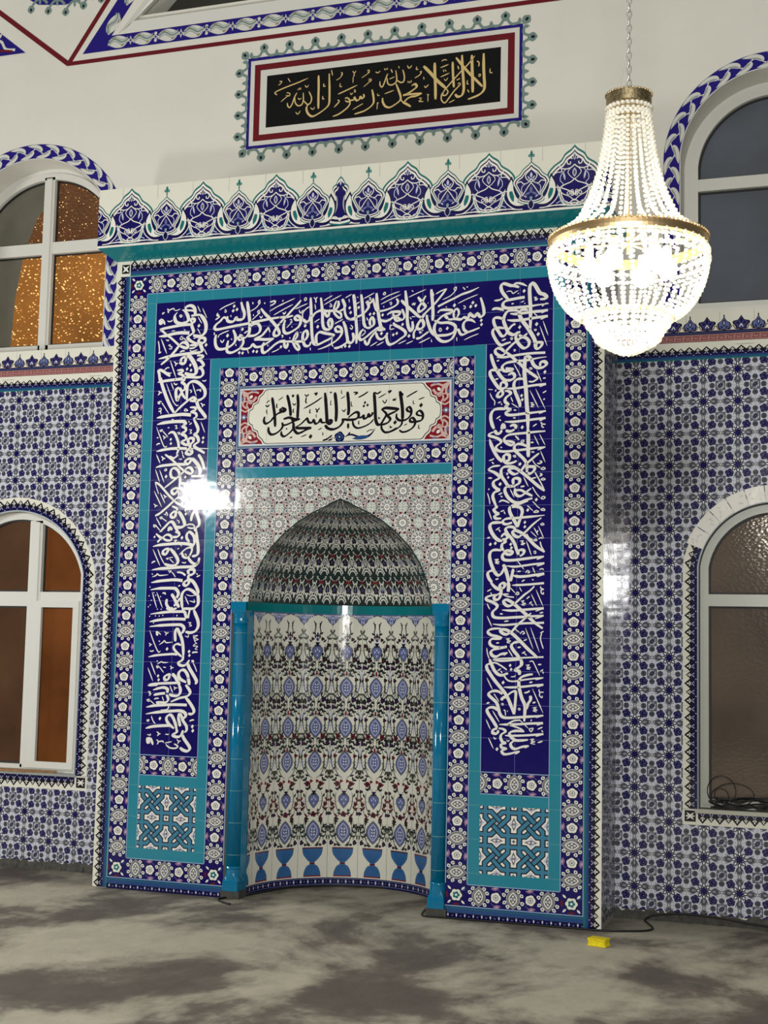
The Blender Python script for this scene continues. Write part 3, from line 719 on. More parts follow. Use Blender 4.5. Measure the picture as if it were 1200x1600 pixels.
# windows
def pane_mat(name, base, glow=None, glow_s=0, spots=None, bump=.6, scale=42, rough=.12, spec=.6):
    m = bpy.data.materials.new(name); m.use_nodes = True; nt = m.node_tree; n = nt.nodes; l = nt.links; b = n['Principled BSDF']
    b.inputs['Roughness'].default_value = rough; b.inputs['Specular IOR Level'].default_value = spec
    g = n.new('ShaderNodeNewGeometry')
    vo = n.new('ShaderNodeTexVoronoi'); vo.inputs['Scale'].default_value = scale; vo.feature = 'SMOOTH_F1'; vo.inputs['Smoothness'].default_value = .6
    mp = n.new('ShaderNodeMapping'); mp.inputs['Scale'].default_value = (1, 1, 1.5); mp.inputs['Rotation'].default_value = (0, .5, 0); l.new(g.outputs['Position'], mp.inputs[0]); l.new(mp.outputs[0], vo.inputs['Vector'])
    bp = n.new('ShaderNodeBump'); bp.inputs['Strength'].default_value = bump; bp.inputs['Distance'].default_value = .004; l.new(vo.outputs['Distance'], bp.inputs['Height']); l.new(bp.outputs[0], b.inputs['Normal'])
    ns = n.new('ShaderNodeTexNoise'); ns.inputs['Scale'].default_value = 2.2; ns.inputs['Detail'].default_value = 4; l.new(g.outputs['Position'], ns.inputs['Vector'])
    mx = n.new('ShaderNodeMix'); mx.data_type = 'RGBA'; mx.inputs['A'].default_value = lin(base); mx.inputs['B'].default_value = lin([min(255, v*1.35+6) for v in base]); l.new(ns.outputs['Fac'], mx.inputs['Factor'])
    l.new(mx.outputs['Result'], b.inputs['Base Color'])
    if glow:
        # outside light painted as pane emission: even glow, with glints in many pebbles
        gs = n.new('ShaderNodeMath'); gs.operation = 'MULTIPLY'; gs.inputs[1].default_value = glow_s; l.new(ns.outputs['Fac'], gs.inputs[0])
        col = n.new('ShaderNodeMix'); col.data_type = 'RGBA'; col.inputs['A'].default_value = lin(glow)
        if spots:
            thr, dens, sc, st = spots
            v2 = n.new('ShaderNodeTexVoronoi'); v2.inputs['Scale'].default_value = sc; l.new(mp.outputs[0], v2.inputs['Vector'])
            t1 = n.new('ShaderNodeMapRange'); t1.inputs[1].default_value = thr*1.0; t1.inputs[2].default_value = thr*.55; l.new(v2.outputs['Distance'], t1.inputs[0])
            sp = n.new('ShaderNodeSeparateColor'); l.new(v2.outputs['Color'], sp.inputs[0])
            t2 = n.new('ShaderNodeMapRange'); t2.inputs[1].default_value = dens; t2.inputs[2].default_value = 1; l.new(sp.outputs[0], t2.inputs[0])
            mu = n.new('ShaderNodeMath'); mu.operation = 'MULTIPLY'; l.new(t1.outputs[0], mu.inputs[0]); l.new(t2.outputs[0], mu.inputs[1])
            l.new(mu.outputs[0], col.inputs['Factor']); col.inputs['B'].default_value = lin((255, 206, 130))
            ad = n.new('ShaderNodeMath'); ad.operation = 'MULTIPLY_ADD'; ad.inputs[1].default_value = st; l.new(mu.outputs[0], ad.inputs[0]); l.new(gs.outputs[0], ad.inputs[2])
            l.new(ad.outputs[0], b.inputs['Emission Strength'])
        else:
            col.inputs['Factor'].default_value = 0; l.new(gs.outputs[0], b.inputs['Emission Strength'])
        l.new(col.outputs['Result'], b.inputs['Emission Color'])
    return m
pvc = mat('white_pvc', (214, 214, 206), .35)
gasket = mat('black_gasket', (24, 22, 22), .6)
gold_glass = pane_mat('pebbled_glass_painted_glow', (70, 44, 26), (150, 92, 40), .22, (.30, .40, 44, 1.8))
gold_glass2 = pane_mat('pebbled_glass_painted_glow_bright', (90, 58, 26), (190, 120, 48), .50, (.38, .20, 40, 2.0))
brown_glass = pane_mat('pebbled_glass_brown', (48, 26, 13), (150, 88, 42), .50, None, .04, 42, .15, .02)
brown_dim = pane_mat('pebbled_glass_brown_dim', (46, 33, 24), (110, 76, 52), .45, None, .04, 42, .15, .02)
grey_glass = pane_mat('pebbled_glass_grey', (72, 70, 60), (120, 118, 104), .2, None, .05)
dark_glass = pane_mat('pebbled_glass_night', (48, 52, 60), (110, 118, 126), .16, None, .04, 60, .3)
lr_glass = pane_mat('pebbled_glass_smoky', (66, 58, 50), (110, 92, 76), .22, None, .14, 46, .10)
pvc_grey = mat('grey_pvc', (174, 176, 164), .35)
reveal_m = mat('dark_reveal', (74, 78, 74), .6)
def window(name, k, rev, fw, mull, trans, tw_, panes, label, casement=None, blind=False):
    q = WIN[k]; Y = D+rev; root = empty(name, (q['cx'], Y, q['zb'])); tag(root, label, kind='structure')
    O = wout(k, -.001); I = outline(q['cx'], q['hw']-fw, q['zc'], q['R']-fw, q['zb']+fw)
    m = MB(); n = len(O)
    def band(A, B, y0, y1, mm):
        v = [(x, y0, z) for x, z in A]+[(x, y0, z) for x, z in B]+[(x, y1, z) for x, z in A]+[(x, y1, z) for x, z in B]
        f = []
        for i in range(n):
            j = (i+1) % n; f += [(i, j, n+j, n+i), (n+i, n+j, 3*n+j, 3*n+i), (2*n+i, 3*n+i, 3*n+j, 2*n+j), (i, 2*n+i, 2*n+j, j)]
        m.add(v, f, mm)
    I1 = outline(q['cx'], q['hw']-fw*.45, q['zc'], q['R']-fw*.45, q['zb']+fw*.45)
    fm = pvc_grey if k == 'lr' else pvc
    band(O, I1, Y-.028, Y+.03, fm); band(I1, I, Y-.040, Y+.03, fm)
    m.build('window_frame', root)
    if k == 'lr':
        m = MB(); band(wout(k, -.0008), wout(k, -.006), D+.004, Y-.03, reveal_m); m.build('reveal_lining', root)
    m = MB(); g_ = .012
    I2 = outline(q['cx'], q['hw']-fw-g_, q['zc'], q['R']-fw-g_, q['zb']+fw+g_)
    band(I, I2, Y-.010, Y+.01, gasket)
    if mull: m.box(mull[0]-g_, mull[1]+g_, Y-.008, Y+.01, q['zb']+fw, q['zc']+sqrt((q['R']-fw)**2-(mull[0]-q['cx'])**2)-.01, gasket)
    m.box(q['cx']-q['hw']+fw, q['cx']+q['hw']-fw, Y-.006, Y+.01, trans-tw_/2-g_, trans+tw_/2+g_, gasket); m.build('gasket', root)
    if mull:
        m = MB(); top = q['zc']+sqrt((q['R']-fw)**2-(mull[1]-q['cx'])**2)+.02
        m.box(mull[0], mull[1], Y-.040, Y+.03, q['zb']+fw*.6, top, pvc); m.box(mull[0]+.02, mull[1]-.02, Y-.048, Y-.038, q['zb']+fw*.6, top-.01, pvc); m.build('mullion', root)
    m = MB(); m.box(q['cx']-q['hw']+fw*.6, q['cx']+q['hw']-fw*.6, Y-.038, Y+.03, trans-tw_/2, trans+tw_/2, fm); m.build('transom', root)
    if casement:
        x0, x1, z0, z1 = casement; m = MB(); c = .045
        for b_ in ((x0, x0+c, z0, z1), (x1-c, x1, z0, z1), (x0+c, x1-c, z0, z0+c), (x0+c, x1-c, z1-c, z1)): m.box(b_[0], b_[1], Y-.055, Y-.03, b_[2], b_[3], pvc)
        m.build('casement_sash', root)
    for (x0, x1, z0, z1, pm, *cut) in panes:
        P = clip_half(I, lambda p: p[0]-x0); P = clip_half(P, lambda p: x1-p[0]); P = clip_half(P, lambda p: p[1]-z0); P = clip_half(P, lambda p: z1-p[1])
        for (ax, az, bx, bz) in (cut[0] if cut else ()):      # keep what lies right of the line a-b
            if len(P) > 2: P = clip_half(P, lambda p: (p[0]-ax)*(bz-az)-(p[1]-az)*(bx-ax))
        if len(P) < 3: continue
        yo = -.0015 if cut else 0
        k_ = len(P); v = [(x, Y+yo, z) for x, z in P]+[(x, Y+yo+.006, z) for x, z in P]
        link_mesh('glass_pane', v, [tuple(range(k_)), tuple(range(2*k_-1, k_-1, -1))]+[(i, i+k_, (i+1) % k_+k_, (i+1) % k_) for i in range(k_)], [pm], None, root)
    return root
B_ = 9
CUT = [(-2.875, 3.5, -2.85, 4.0), (-2.85, 4.0, -2.79, 4.35), (-2.79, 4.35, -2.69, 4.6), (-2.69, 4.6, -2.50, 4.80)]   # curved edge where the golden glow painted into the panes stops
window('window_1', 'ul', .25, .085, (-2.615, -2.530), 4.354, .086,
  [(-2.57, B_, 4.354, B_, gold_glass), (-2.57, B_, 0, 4.354, gold_glass2), (-B_, -2.57, 4.354, B_, grey_glass), (-B_, -2.57, 0, 4.354, grey_glass), (-2.95, -2.572, 4.354, B_, gold_glass, CUT), (-2.95, -2.572, 0, 4.354, gold_glass2, CUT)],
  'upper left arched window with golden glow and glints painted into pebbled glass')
window('window_2', 'ur', .25, .085, (2.71, 2.79), 4.402, .075, [(-B_, B_, 4.40, B_, dark_glass), (-B_, B_, 0, 4.40, dark_glass)], 'upper right arched window with dark night panes beside the chandelier')
window('window_3', 'll', .10, .055, (-2.505, -2.405), 1.812, .10,
  [(-B_, -2.455, 1.81, B_, brown_dim), (-2.455, B_, 1.81, B_, brown_glass), (-B_, -2.455, 0, 1.81, brown_dim), (-2.455, B_, 0, 1.81, brown_glass)],
  'lower left arched window with brown pebbled panes and white cross bars', (-2.425, -2.085, .66, 1.80))
window('window_4', 'lr', .10, .055, (2.70, 2.78), 1.845, .07, [(-B_, B_, 1.845, B_, lr_glass), (-B_, B_, 0, 1.845, lr_glass)], 'lower right arched window mirroring a chandelier in smoky pebbled glass')
r5 = empty('window_5', (0, D+.2, 5.9)); tag(r5, 'high dark opening with white moulded frame above the black inscription', kind='structure')
m = MB(); m.box(-2.0, 2.0, D+.22, D+.24, 5.88, 6.6, mat('dark_recess', (62, 60, 54), .7)); m.build('recess_panel', r5)
m = MB()
m.add([(-1.90, D-.002, 5.80), (1.95, D-.002, 5.80), (1.84, D-.03, 5.86), (-1.80, D-.03, 5.86), (1.80, D+.02, 5.907), (-1.76, D+.02, 5.907), (-1.90, D+.02, 5.80), (1.95, D+.02, 5.80)], [(0, 1, 2, 3), (3, 2, 4, 5), (5, 4, 7, 6), (6, 7, 1, 0), (0, 3, 5, 6), (1, 7, 4, 2)], pvc)
m.add([(-1.93, D-.002, 5.80), (-1.80, D-.03, 5.86), (-1.76, D+.02, 5.907), (-1.20, D-.002, 6.62), (-1.14, D-.03, 6.56), (-1.10, D+.02, 6.5)], [(0, 1, 4, 3), (1, 2, 5, 4), (0, 3, 5, 2), (0, 2, 1), (3, 4, 5)], pvc)
m.build('window_frame', r5)

# painted ornament on the wall
def rope(k, w_):
    """painted twisted ribbon round the upper windows"""
    f, L, L1, La = ring_path(k, 0, w_); a = Art()
    N = int(L/.02); 
    for i in range(N): a.rect(L*i/N, L*(i+1)/N, 0, w_, 'p_navy', 0); a.rect(L*i/N, L*(i+1)/N, -.004, .002, 'p_white', .5); a.rect(L*i/N, L*(i+1)/N, w_-.001, w_+.003, 'p_white', .5)
    p = .128; n = int(L/p)
    for i in range(n+1):
        for inner in (0, 1):
            s0 = (i+.5*inner)*p
            def T(x, y): return (s0+x*p, (y if inner else 1-y)*w_)
            o = cr([(-.46, .08), (-.18, .03), (.12, .06), (.36, .24), (.42, .46), (.34, .58)], 4); inn = cr([(.34, .58), (.24, .54), (.16, .46), (.02, .36), (-.14, .26), (-.46, .08)], 4)
            a.poly([T(*q) for q in o+inn[1:-1]], 'p_white', 1)
            i2 = cr([(.34, .50), (.24, .50), (.12, .40), (-.04, .30), (-.24, .19)], 3); o2 = cr([(-.22, .17), (-.04, .22), (.14, .29), (.28, .40)], 3)
            a.poly([T(*q) for q in o2+i2], 'p_grey', 1.3)
            a.line([T(.34, .57), T(.46, .66), T(.40, .78)], .006, 'p_white', 1.1)
    a.warp(f); return a
# clip the painted rings where the tiled cresting begins
for k, w_, par, zlow in (('ul', .105, 'window_1', 3.55), ('ur', .098, 'window_2', 3.57)):
    a = rope(k, w_); a.keep(lambda x, z: z > zlow)
    a.build('painted_arch_border', flat(D-.0006), bpy.data.objects[par])
def band_art():
    a = Art()
    R_ = [(-3.4, 6.45), (-2.925, 6.084), (-2.328, 5.623), (-2.0, 6.095), (-1.72, 6.5)]
    a.line(R_[:3], .036, 'p_red', 1); a.line(R_[2:], .036, 'p_red', 1); a.line([(-2.335, 5.623), (2.35, 5.623)], .030, 'p_red', 1.2)
    a.line([(2.35, 5.623), (1.75, 6.5)], .03, 'p_red', 1)
    a.poly([(-2.215, 5.682), (2.24, 5.682), (2.17, 5.790), (-1.985, 5.790)], 'p_navy', .6)
    a.poly([(-2.215, 5.682), (-1.985, 5.790), (-1.52, 6.45), (-1.66, 6.45)], 'p_navy', .5)
    p = .197
    def lens(cx, cz, r):
        ca, sa = cos(r), sin(r)
        def T(x, y): return (cx+x*ca-y*sa, cz+x*sa+y*ca)
        o = cr([(-.085, -.01), (-.045, .038), (.02, .042), (.085, .012)], 4)
        a.poly([T(x, y) for x, y in o]+[T(-x, -y) for x, y in o], 'p_white', 1)
        s1 = cr([(-.078, -.004), (-.03, .024), (.03, -.004), (.078, .012)], 5)
        a.line([T(x, y) for x, y in s1], .013, 'p_sage', 1.4); a.line([T(x, y-.017) for x, y in s1], .007, 'p_grey', 1.5); a.line([T(x, y+.016) for x, y in s1], .006, 'p_grey', 1.5)
        a.leaf(*T(-.035, .030), .016, .006, 'p_tan', 1.3, r+.2); a.leaf(*T(.035, -.028), .016, .006, 'p_tan', 1.3, r+.2)
    x = -2.02; i = 0
    while x < 2.1:
        lens(x+.09, 5.737, 0)
        a.star(x+p-.009, 5.737, .034, .012, 4, 'p_white', 1.6); a.star(x+p-.009, 5.737, .018, .006, 4, 'p_navy', 1.9)
        if i % 2: a.disc(x+p-.009, 5.763, .012, 'p_white', 1.7, 8); a.disc(x+p-.009, 5.711, .012, 'p_white', 1.7, 8)
        x += p; i += 1
    for t in range(4): lens(-1.975+.111*t*1.25, 5.875+.158*t*1.25, .96)
    # left neighbour: corner of its frame
    a.poly([(-2.69, 5.752), (-3.3, 6.235), (-3.3, 5.752)], 'p_navy', .6)
    a.line(cr([(-2.78, 5.785), (-2.86, 5.80), (-2.90, 5.86), (-2.96, 5.87)], 4), .02, 'p_white', 1); a.line(cr([(-2.80, 5.775), (-2.9, 5.79), (-3.0, 5.78)], 4), .018, 'p_red', 1.2)
    a.leaf(-2.92, 5.90, .03, .015, 'p_white', 1.1, .6); a.line([(-3.3, 5.748), (-2.68, 5.748)], .006, 'p_white', 1)
    return a
wb = band_art().build('painted_band', flat(D-.0006), wall)
def spade(a, x, z, r, k=1.0, s_=.9):
    """leaf-shaped pendant pointing outward along r"""
    ca, sa = cos(r), sin(r)
    def T(u, v_): return (x+(u*ca-v_*sa)*k, z+(u*sa+v_*ca)*k)
    o = cr([(-.012, .010), (.012, .026), (.030, .022), (.046, 0)], 3)
    a.poly([T(u, v_) for u, v_ in o]+[T(u, -v_) for u, v_ in o[::-1]], 'p_sage', 1.2)
    a.poly([T(.018+.010*cos(t)*(1.4 if cos(t) > 0 else 1), .009*sin(t)) for t in [2*pi*i/8 for i in range(8)]], 'p_dark', 1.6)
a = Art()
for i in range(5):
    x = -2.66+i*.145; z = 6.09-.028*(2-abs(i-2))-.0*i
    spade(a, x, z, -pi/2, 1.1)
    if i < 4: a.line(cr([(x+.01, z+.012), (x+.05, z+.05), (x+.095, z+.05), (x+.135, z+.012)], 5), .02, 'p_sage', 1); a.leaf(x+.072, z+.03, .022, .011, 'p_sage', 1.1, pi/2)
a.poly([(-2.68, 6.15), (-2.60, 6.10), (-2.38, 6.07), (-2.15, 6.10), (-2.05, 6.15), (-2.05, 6.4), (-2.68, 6.4)], 'p_navy', .6)
a.build('painted_pendant', flat(D-.0006), wall)

# black and gold inscription over the niche
panel = empty('painted_inscription', (.036, D, 5.17)); tag(panel, 'black panel with gold calligraphy in a red and white frame, painted high on the wall', 'inscription')
a = Art(); px0, px1, pz0, pz1 = -.896, .968, 4.873, 5.467
a.rect(px0-.022, px1+.022, pz0-.022, pz1+.022, 'p_navy', .5); a.rect(px0, px1, pz0, pz1, 'p_white', 1)
a.rect(px0+.030, px1-.030, pz0+.030, pz1-.030, 'p_red', 1.5); a.rect(px0+.074, px1-.074, pz0+.072, pz1-.072, 'p_white', 2)
a.build('frame', flat(D-.0006), panel)
a = Art(); a.rect(-.774, .848, 4.990, 5.351, 'p_black', 3); a.build('black_field', flat(D-.0006), panel)
a = Art()
nx, nz = 10, 4
for side in range(4):
    n = nx if side % 2 == 0 else nz; Lx = (px1-px0) if side % 2 == 0 else (pz1-pz0)
    for i in range(n):
        c = (i+.5)/n*Lx
        def T(u, v_):      # u along, v outward
            if side == 0: return (px0+u, pz1+.02+v_)
            if side == 2: return (px0+u, pz0-.02-v_)
            if side == 1: return (px1+.02+v_, pz0+u)
            return (px0-.02-v_, pz0+u)
        r = (pi/2, 0, -pi/2, pi)[side]; h = Lx/n/2
        x, z = T(c, .045); spade(a, x, z, r, 1.15)
        a.line([T(*q) for q in cr([(c-h, .012), (c-h*.55, .006), (c-h*.3, .018), (c-.012, .046)], 5)], .018, 'p_sage', 1)
        a.line([T(*q) for q in cr([(c+h, .012), (c+h*.55, .006), (c+h*.3, .018), (c+.012, .046)], 5)], .018, 'p_sage', 1)
        for s_ in (0, 1):
            x, z = T(c-h+s_*2*h, .022); a.leaf(x, z, .024, .013, 'p_sage', 1.1, r)
for x in (px0-.02, px1+.02):
    for z in (pz0-.02, pz1+.02): spade(a, x+(.012 if x > 0 else -.012), z+(.012 if z > 5 else -.012), atan2(z-5.17, (x-.036)*.31), 1.15)
a.build('scrollwork_edge', flat(D-.0006), panel)

# ================================================================== tiled dado on the hall wall
def dado(name, side, x0, x1, k, label):
    root = empty(name, ((x0+x1)/2, D, 0)); tag(root, label, kind='structure')
    q = WIN[k]; px = .198 if side > 0 else .1965; pz = .1887
    a = Art()
    ox = 1.712 if side > 0 else -2.0145; zt = 3.268
    i0 = int(floor((x0-ox)/px)); i1 = int(math.ceil((x1-ox)/px))+1
    for i in range(i0, i1+1):
        for j in range(-1, 18):
            cx, cz = ox+i*px, .183+j*pz
            if cx < x0-px or cx > x1+px: continue
            W = Art(); W.stamp(WALLT, cx, cz, 0, px/.2, pz/.189, clip=(x0, x1, .05, zt))
            if abs(cx-q['cx']) < q['hw']+.25: W.keep(lambda x, z: not inside(k, x, z, q['wb']*.45))
            # grout lines run through the square flowers
            a.P += W.P
    base = [t for t in a.P if t[2] == 0]; a.P = [t for t in a.P if t[2] > 0]
    for i in range(i0, i1+1):
        X = ox+(i+.5)*px
        if x0 < X < x1:
            for z in range(0, 34):
                z0_, z1_ = .05+z*.0946, .05+(z+1)*.0946
                if not inside(k, X, z0_, .02) and not inside(k, X, z1_, .02): a.rect(X-.0007, X+.0007, z0_, z1_, 'joint', 2.4)
    for j in range(-1, 18):
        Z = .183+(j+.5)*pz
        if Z < .06 or Z > zt: continue
        X = x0
        while X < x1:
            if not inside(k, X, Z, .02) and not inside(k, X+.05, Z, .02): a.rect(X, min(x1, X+.05), Z-.0007, Z+.0007, 'joint', 2.4)
            X += .05
    # plain ground of the field, one sheet with the window cut out
    ol = [(x0, .05), (x1, .05), (x1, zt), (x0, zt)]
    if x0 < q['cx']-q['hw'] and x1 > q['cx']+q['hw']:
        plate(ol, [wout(k, .03)], D-.0030, CM('wallbg'), 'tile_ground', root, depth=.003)
    a.build('tile_pattern', flat(D-.0030), root)
    # zigzag border below the cresting
    n = int((x1-x0)/.1)+1; b = strip(ZIG, .1, n, lambda s, t: (x0+s, 3.268+t*.70)); b.clip((x0, x1, 3.2, 3.36)); b.build('zigzag_border', flat(D-.0036), root)
    c = Art(); c.rect(x0, x1, 3.350, 3.376, 'cream', 0); n = int((x1-x0)/.0985)+1
    for i in range(n): c.stamp(MEANDER, x0+i*.0985, 3.374, clip=(x0, x1, 3, 4))
    c.build('meander_band', flat(D-.0036), root)
    c = Art(); c.rect(x0, x1, 3.418, 3.552, 'cream', 0); ph = -1.924-.197*.25-10*.197 if side < 0 else 2.032+.197*.25-4*.197
    i = 0
    while ph+i*.197 < x1: c.stamp(CREST, ph+i*.197, 3.420, clip=(x0, x1, 3, 4)); i += 1
    for i in range(40):
        if x0 < ph+i*.0985 < x1: c.rect(ph+i*.0985+.024, ph+i*.0985+.0255, 3.44, 3.552, 'joint', .4) if i % 2 else None
    c.build('cresting', flat(D-.0036), root)
    # border round the window
    f, L, L1, La = ring_path(k, -.002, q['wb'])
    n = int(L/.1)+1; a_ = .1*L/(n*.1)
    b = Art()
    for i in range(n):
        b.stamp(ZIG, i*a_, -.22*q['wb']/.78, 0, a_/.1, q['wb']/.12/.78, clip=(-1, 99, 0, q['wb']))
    out = []
    for P, c_, l in b.P:
        X0 = min(p[0] for p in P); X1 = max(p[0] for p in P); m_ = max(1, int((X1-X0)/.035+.5))
        for i in range(m_):
            lo, hi = X0+(X1-X0)*i/m_, X0+(X1-X0)*(i+1)/m_; Q = P
            if m_ > 1:
                Q = clip_half(P, lambda t: t[0]-lo); Q = clip_half(Q, lambda t: hi-t[0]) if len(Q) > 2 else Q
            if len(Q) > 2: out.append((Q, c_, l))
    b.P = out
    if k == 'lr':                      # over this arch the glare is painted: plain white tiles replace the border
        b.P = [t for t in b.P if not (L1+.10 < sum(p[0] for p in t[0])/len(t[0]) < L1+La-.10)]
    b.warp(f)
    zb = q['zb']; cx, hw, wb_ = q['cx'], q['hw'], q['wb']
    sb = Art(); n = int(2*hw/.1+.5)
    for i in range(n): sb.stamp(ZIG, i*2*hw/n, -.22*wb_/.78, 0, 2*hw/n/.1, wb_/.12/.78, clip=(-1, 99, 0, wb_))
    sb.warp(lambda s, t: (cx-hw+s, zb-t)); b.P += sb.P
    for s_ in (-1, 1):
        X = cx+s_*(hw+wb_/2); b.rect(X-wb_/2, X+wb_/2, zb-wb_, zb+.001, 'cream', 0); b.rect(X-wb_*.36, X+wb_*.36, zb-wb_*.80, zb-wb_*.08, 'black', .5)
        for A in (pi/4, 3*pi/4): b.leaf(X, zb-wb_*.44, wb_*.34, wb_*.07, 'white', 1, A); b.leaf(X+wb_*.2, zb-wb_*.44, wb_*.1, wb_*.05, 'white', 1, 0); b.leaf(X-wb_*.2, zb-wb_*.44, wb_*.1, wb_*.05, 'white', 1, 0)
    for s_ in (-1, 1):
        z = zb
        while z < q['zc']: b.rect(min(cx+s_*(hw+wb_*.62), cx+s_*(hw+wb_)), max(cx+s_*(hw+wb_*.62), cx+s_*(hw+wb_)), z-.0007, z+.0007, 'joint', 2); z += .197
    b.build('window_border', flat(D-.0040), root)
    if k == 'lr':
        rnd = random.Random(3); N = 11; t0 = L1+.10; dt = (La-.20)/N
        for i in range(N):
            m = Art(); s0, s1 = t0+i*dt+.002, t0+(i+1)*dt-.002
            P = [(s0+(s1-s0)*u/4, 0) for u in range(5)]+[(s1-(s1-s0)*u/4, q['wb']+.012) for u in range(5)]
            m.poly(P, 'white', 0)
            for _ in range(5): m.leaf(rnd.uniform(s0+.015, s1-.015), rnd.uniform(.02, q['wb']-.01), .012, .004, 'pale', .6, rnd.uniform(0, 3))
            m.warp(f); tx, tz = rnd.uniform(-.02, .03), rnd.uniform(-.02, .03)
            cxm = sum(p[0] for p in m.P[0][0])/10; czm = sum(p[1] for p in m.P[0][0])/10
            m.build('arch_tile', lambda u, v_, h, tx=tx, tz=tz, cxm=cxm, czm=czm: (u, D-.0065-h+(u-cxm)*tx+(v_-czm)*tz, v_), root)
    return root
dado('trim_1', -1, -3.45, -1.60, 'll', 'blue flowered tile dado left of the prayer niche')
dado('trim_2', 1, 1.60, 3.35, 'lr', 'blue flowered tile dado right of the prayer niche')
# rim strips (white bead) round the lower openings
for k, nm in (('ll', 'trim_3'), ('lr', 'trim_4')):
    O = wout(k, -.0005)[1:]+wout(k, -.0005)[:1]; m = MB()
    m.tube([(x, D-.004, z) for x, z in O], .0045, mat('bead', (190, 196, 200), .3), 6); tag(m.build(nm, None, True), 'thin pale edging bead round the lower %s window' % ('left' if k == 'll' else 'right'), kind='structure')

# ================================================================== the prayer niche
N_ = empty('prayer_niche', (0, 0, 0)); tag(N_, 'tall prayer niche faced with blue and turquoise floral tiles and white calligraphy, against the wall', 'prayer niche')
ARCH = [(.600, 1.790), (.585, 1.80), (.572, 1.87), (.545, 1.955), (.505, 2.04), (.450, 2.122), (.37, 2.205), (.275, 2.280), (.19, 2.33), (.10, 2.372), (.05, 2.397), (.0, 2.418)]
def arch_a(z):
    for (a0, z0), (a1, z1) in zip(ARCH, ARCH[1:]):
        if z0 <= z <= z1: return a0+(a1-a0)*(z-z0)/(z1-z0)
    return 0 if z > 2.4 else .6
core = mat('core_mortar', (150, 146, 138), .8)
ho = [(-.70, 0), (-1.6, 0), (-1.6, 4.013), (1.6, 4.013), (1.6, 0), (.70, 0), (.70, 1.790)]+ARCH[1:]+[(-x, z) for x, z in ARCH[1:-1][::-1]]+[(-.70, 1.790)]
plate(ho, [], .0005, core, 'pier_core', N_, depth=.4495)
# glazed sides of the pier
a = Art()
for i in range(3):
    for j in range(-1, 22): a.stamp(WALLT, .02+i*.2, .183+j*.1887, 0, 1, .1887/.189, clip=(.001, .449, .03, 4.01))
for s_, nm in ((1, 'side_tiling'), (-1, 'side_tiling')):
    a.build(nm, (lambda u, v_, h: (1.6005+h, u, v_)) if s_ > 0 else (lambda u, v_, h: (-1.6005-h, u, v_)), N_, flip=(s_ < 0))
X = lambda c: (c-6.5)*TW
FV = [(P, c, l) for P, c, l in FLORAL.P]
def floral_h(a, c0, c1, r0, r1):          # horizontal floral band, columns c0..c1, rows r0 (top)..r1
    z0 = zr(r1); w_ = zr(r0)-z0
    for k in range(int(floor(c0)), int(math.ceil(c1))): a.stamp(FLORAL, X(k), z0, 0, 1, w_/.1277, clip=(X(c0), X(c1), z0, z0+w_))
def floral_v(a, c0, c1, r0, r1):
    for k in range(int(floor(r0)), int(math.ceil(r1))):
        T = Art()
        for P, c, l in FLORAL.P: T.P.append(([(X(c0)+(X(c1)-X(c0))*t/.1277, zr(k+1)+s*TH/.2) for s, t in P], c, l))
        a.stamp(T, 0, 0, clip=(X(c0), X(c1), zr(r1), zr(r0)))
T3 = 1/3
a = Art()
floral_v(a, -1, -T3, -T3, 18+T3); floral_v(a, 13+T3, 14, -T3, 18+T3)
floral_h(a, -T3, 13+T3, -1, -T3); floral_h(a, -T3, 2+T3, 18+T3, 19); floral_h(a, 10+2*T3, 13+T3, 18+T3, 19)
floral_v(a, 2+T3, 3, 2+T3, 18+T3); floral_v(a, 10, 10+2*T3, 2+T3, 18+T3)
floral_h(a, 3, 10, 2+T3, 3); floral_h(a, 3, 10, 5, 5+2*T3); floral_h(a, 0, 2, 15, 15+2*T3); floral_h(a, 11, 13, 15, 15+2*T3)
CN = d_floral_corner()
for c, r in ((-1, -T3), (13+T3, -T3), (-1, 19), (13+T3, 19), (2+T3, 19), (10, 19)):
    a.stamp(CN, X(c), zr(r), 0, .1333/.1277, 1)
def frame_lines(x0, x1, z0, z1, w_=.0045, c='ltblue', l=3.2, sides='lrtb'):
    if 'l' in sides: a.rect(x0, x0+w_, z0, z1, c, l)
    if 'r' in sides: a.rect(x1-w_, x1, z0, z1, c, l)
    if 't' in sides: a.rect(x0, x1, z1-w_, z1, c, l)
    if 'b' in sides: a.rect(x0, x1, z0, z0+w_, c, l)
frame_lines(X(-1), X(14), zr(19), zr(-1), sides='lrt')
for s_ in (0, 1):
    lo, hi = ((-1, 3), (10, 14))[s_]; a.rect(X(lo), X(hi), zr(19), zr(19)+.0045, 'ltblue', 3.2); a.rect(X(lo+2*T3), X(hi-2*T3), zr(18+T3)-.0045, zr(18+T3), 'ltblue', 3.4)
a.build('floral_border', flat(-.001), N_)
# turquoise bands
a = Art()
a.rect(X(-T3), X(13+T3), zr(0), zr(-T3), 'turq'); a.rect(X(-T3), X(0), zr(18+T3), zr(0), 'turq'); a.rect(X(13), X(13+T3), zr(18+T3), zr(0), 'turq')
for c in (0, 11): a.rect(X(c), X(c+2), zr(16), zr(15+2*T3), 'turq'); a.rect(X(c), X(c+2), zr(18+T3), zr(18), 'turq')
a.rect(X(2), X(2+T3), zr(18+T3), zr(2), 'turq'); a.rect(X(11-T3), X(11), zr(18+T3), zr(2), 'turq'); a.rect(X(2), X(11), zr(2+T3), zr(2), 'turq', .1); a.rect(X(3), X(10), zr(6), zr(5+2*T3), 'turq')
for r in range(0, 19):
    for c0, c1 in ((-T3, 0), (2, 2+T3), (11-T3, 11), (13, 13+T3)):
        if r < 2 and 2 <= c0 <= 11-T3: continue
        a.rect(X(c0), X(c1), zr(r)-.0008, zr(r)+.0008, 'aqua', 1)
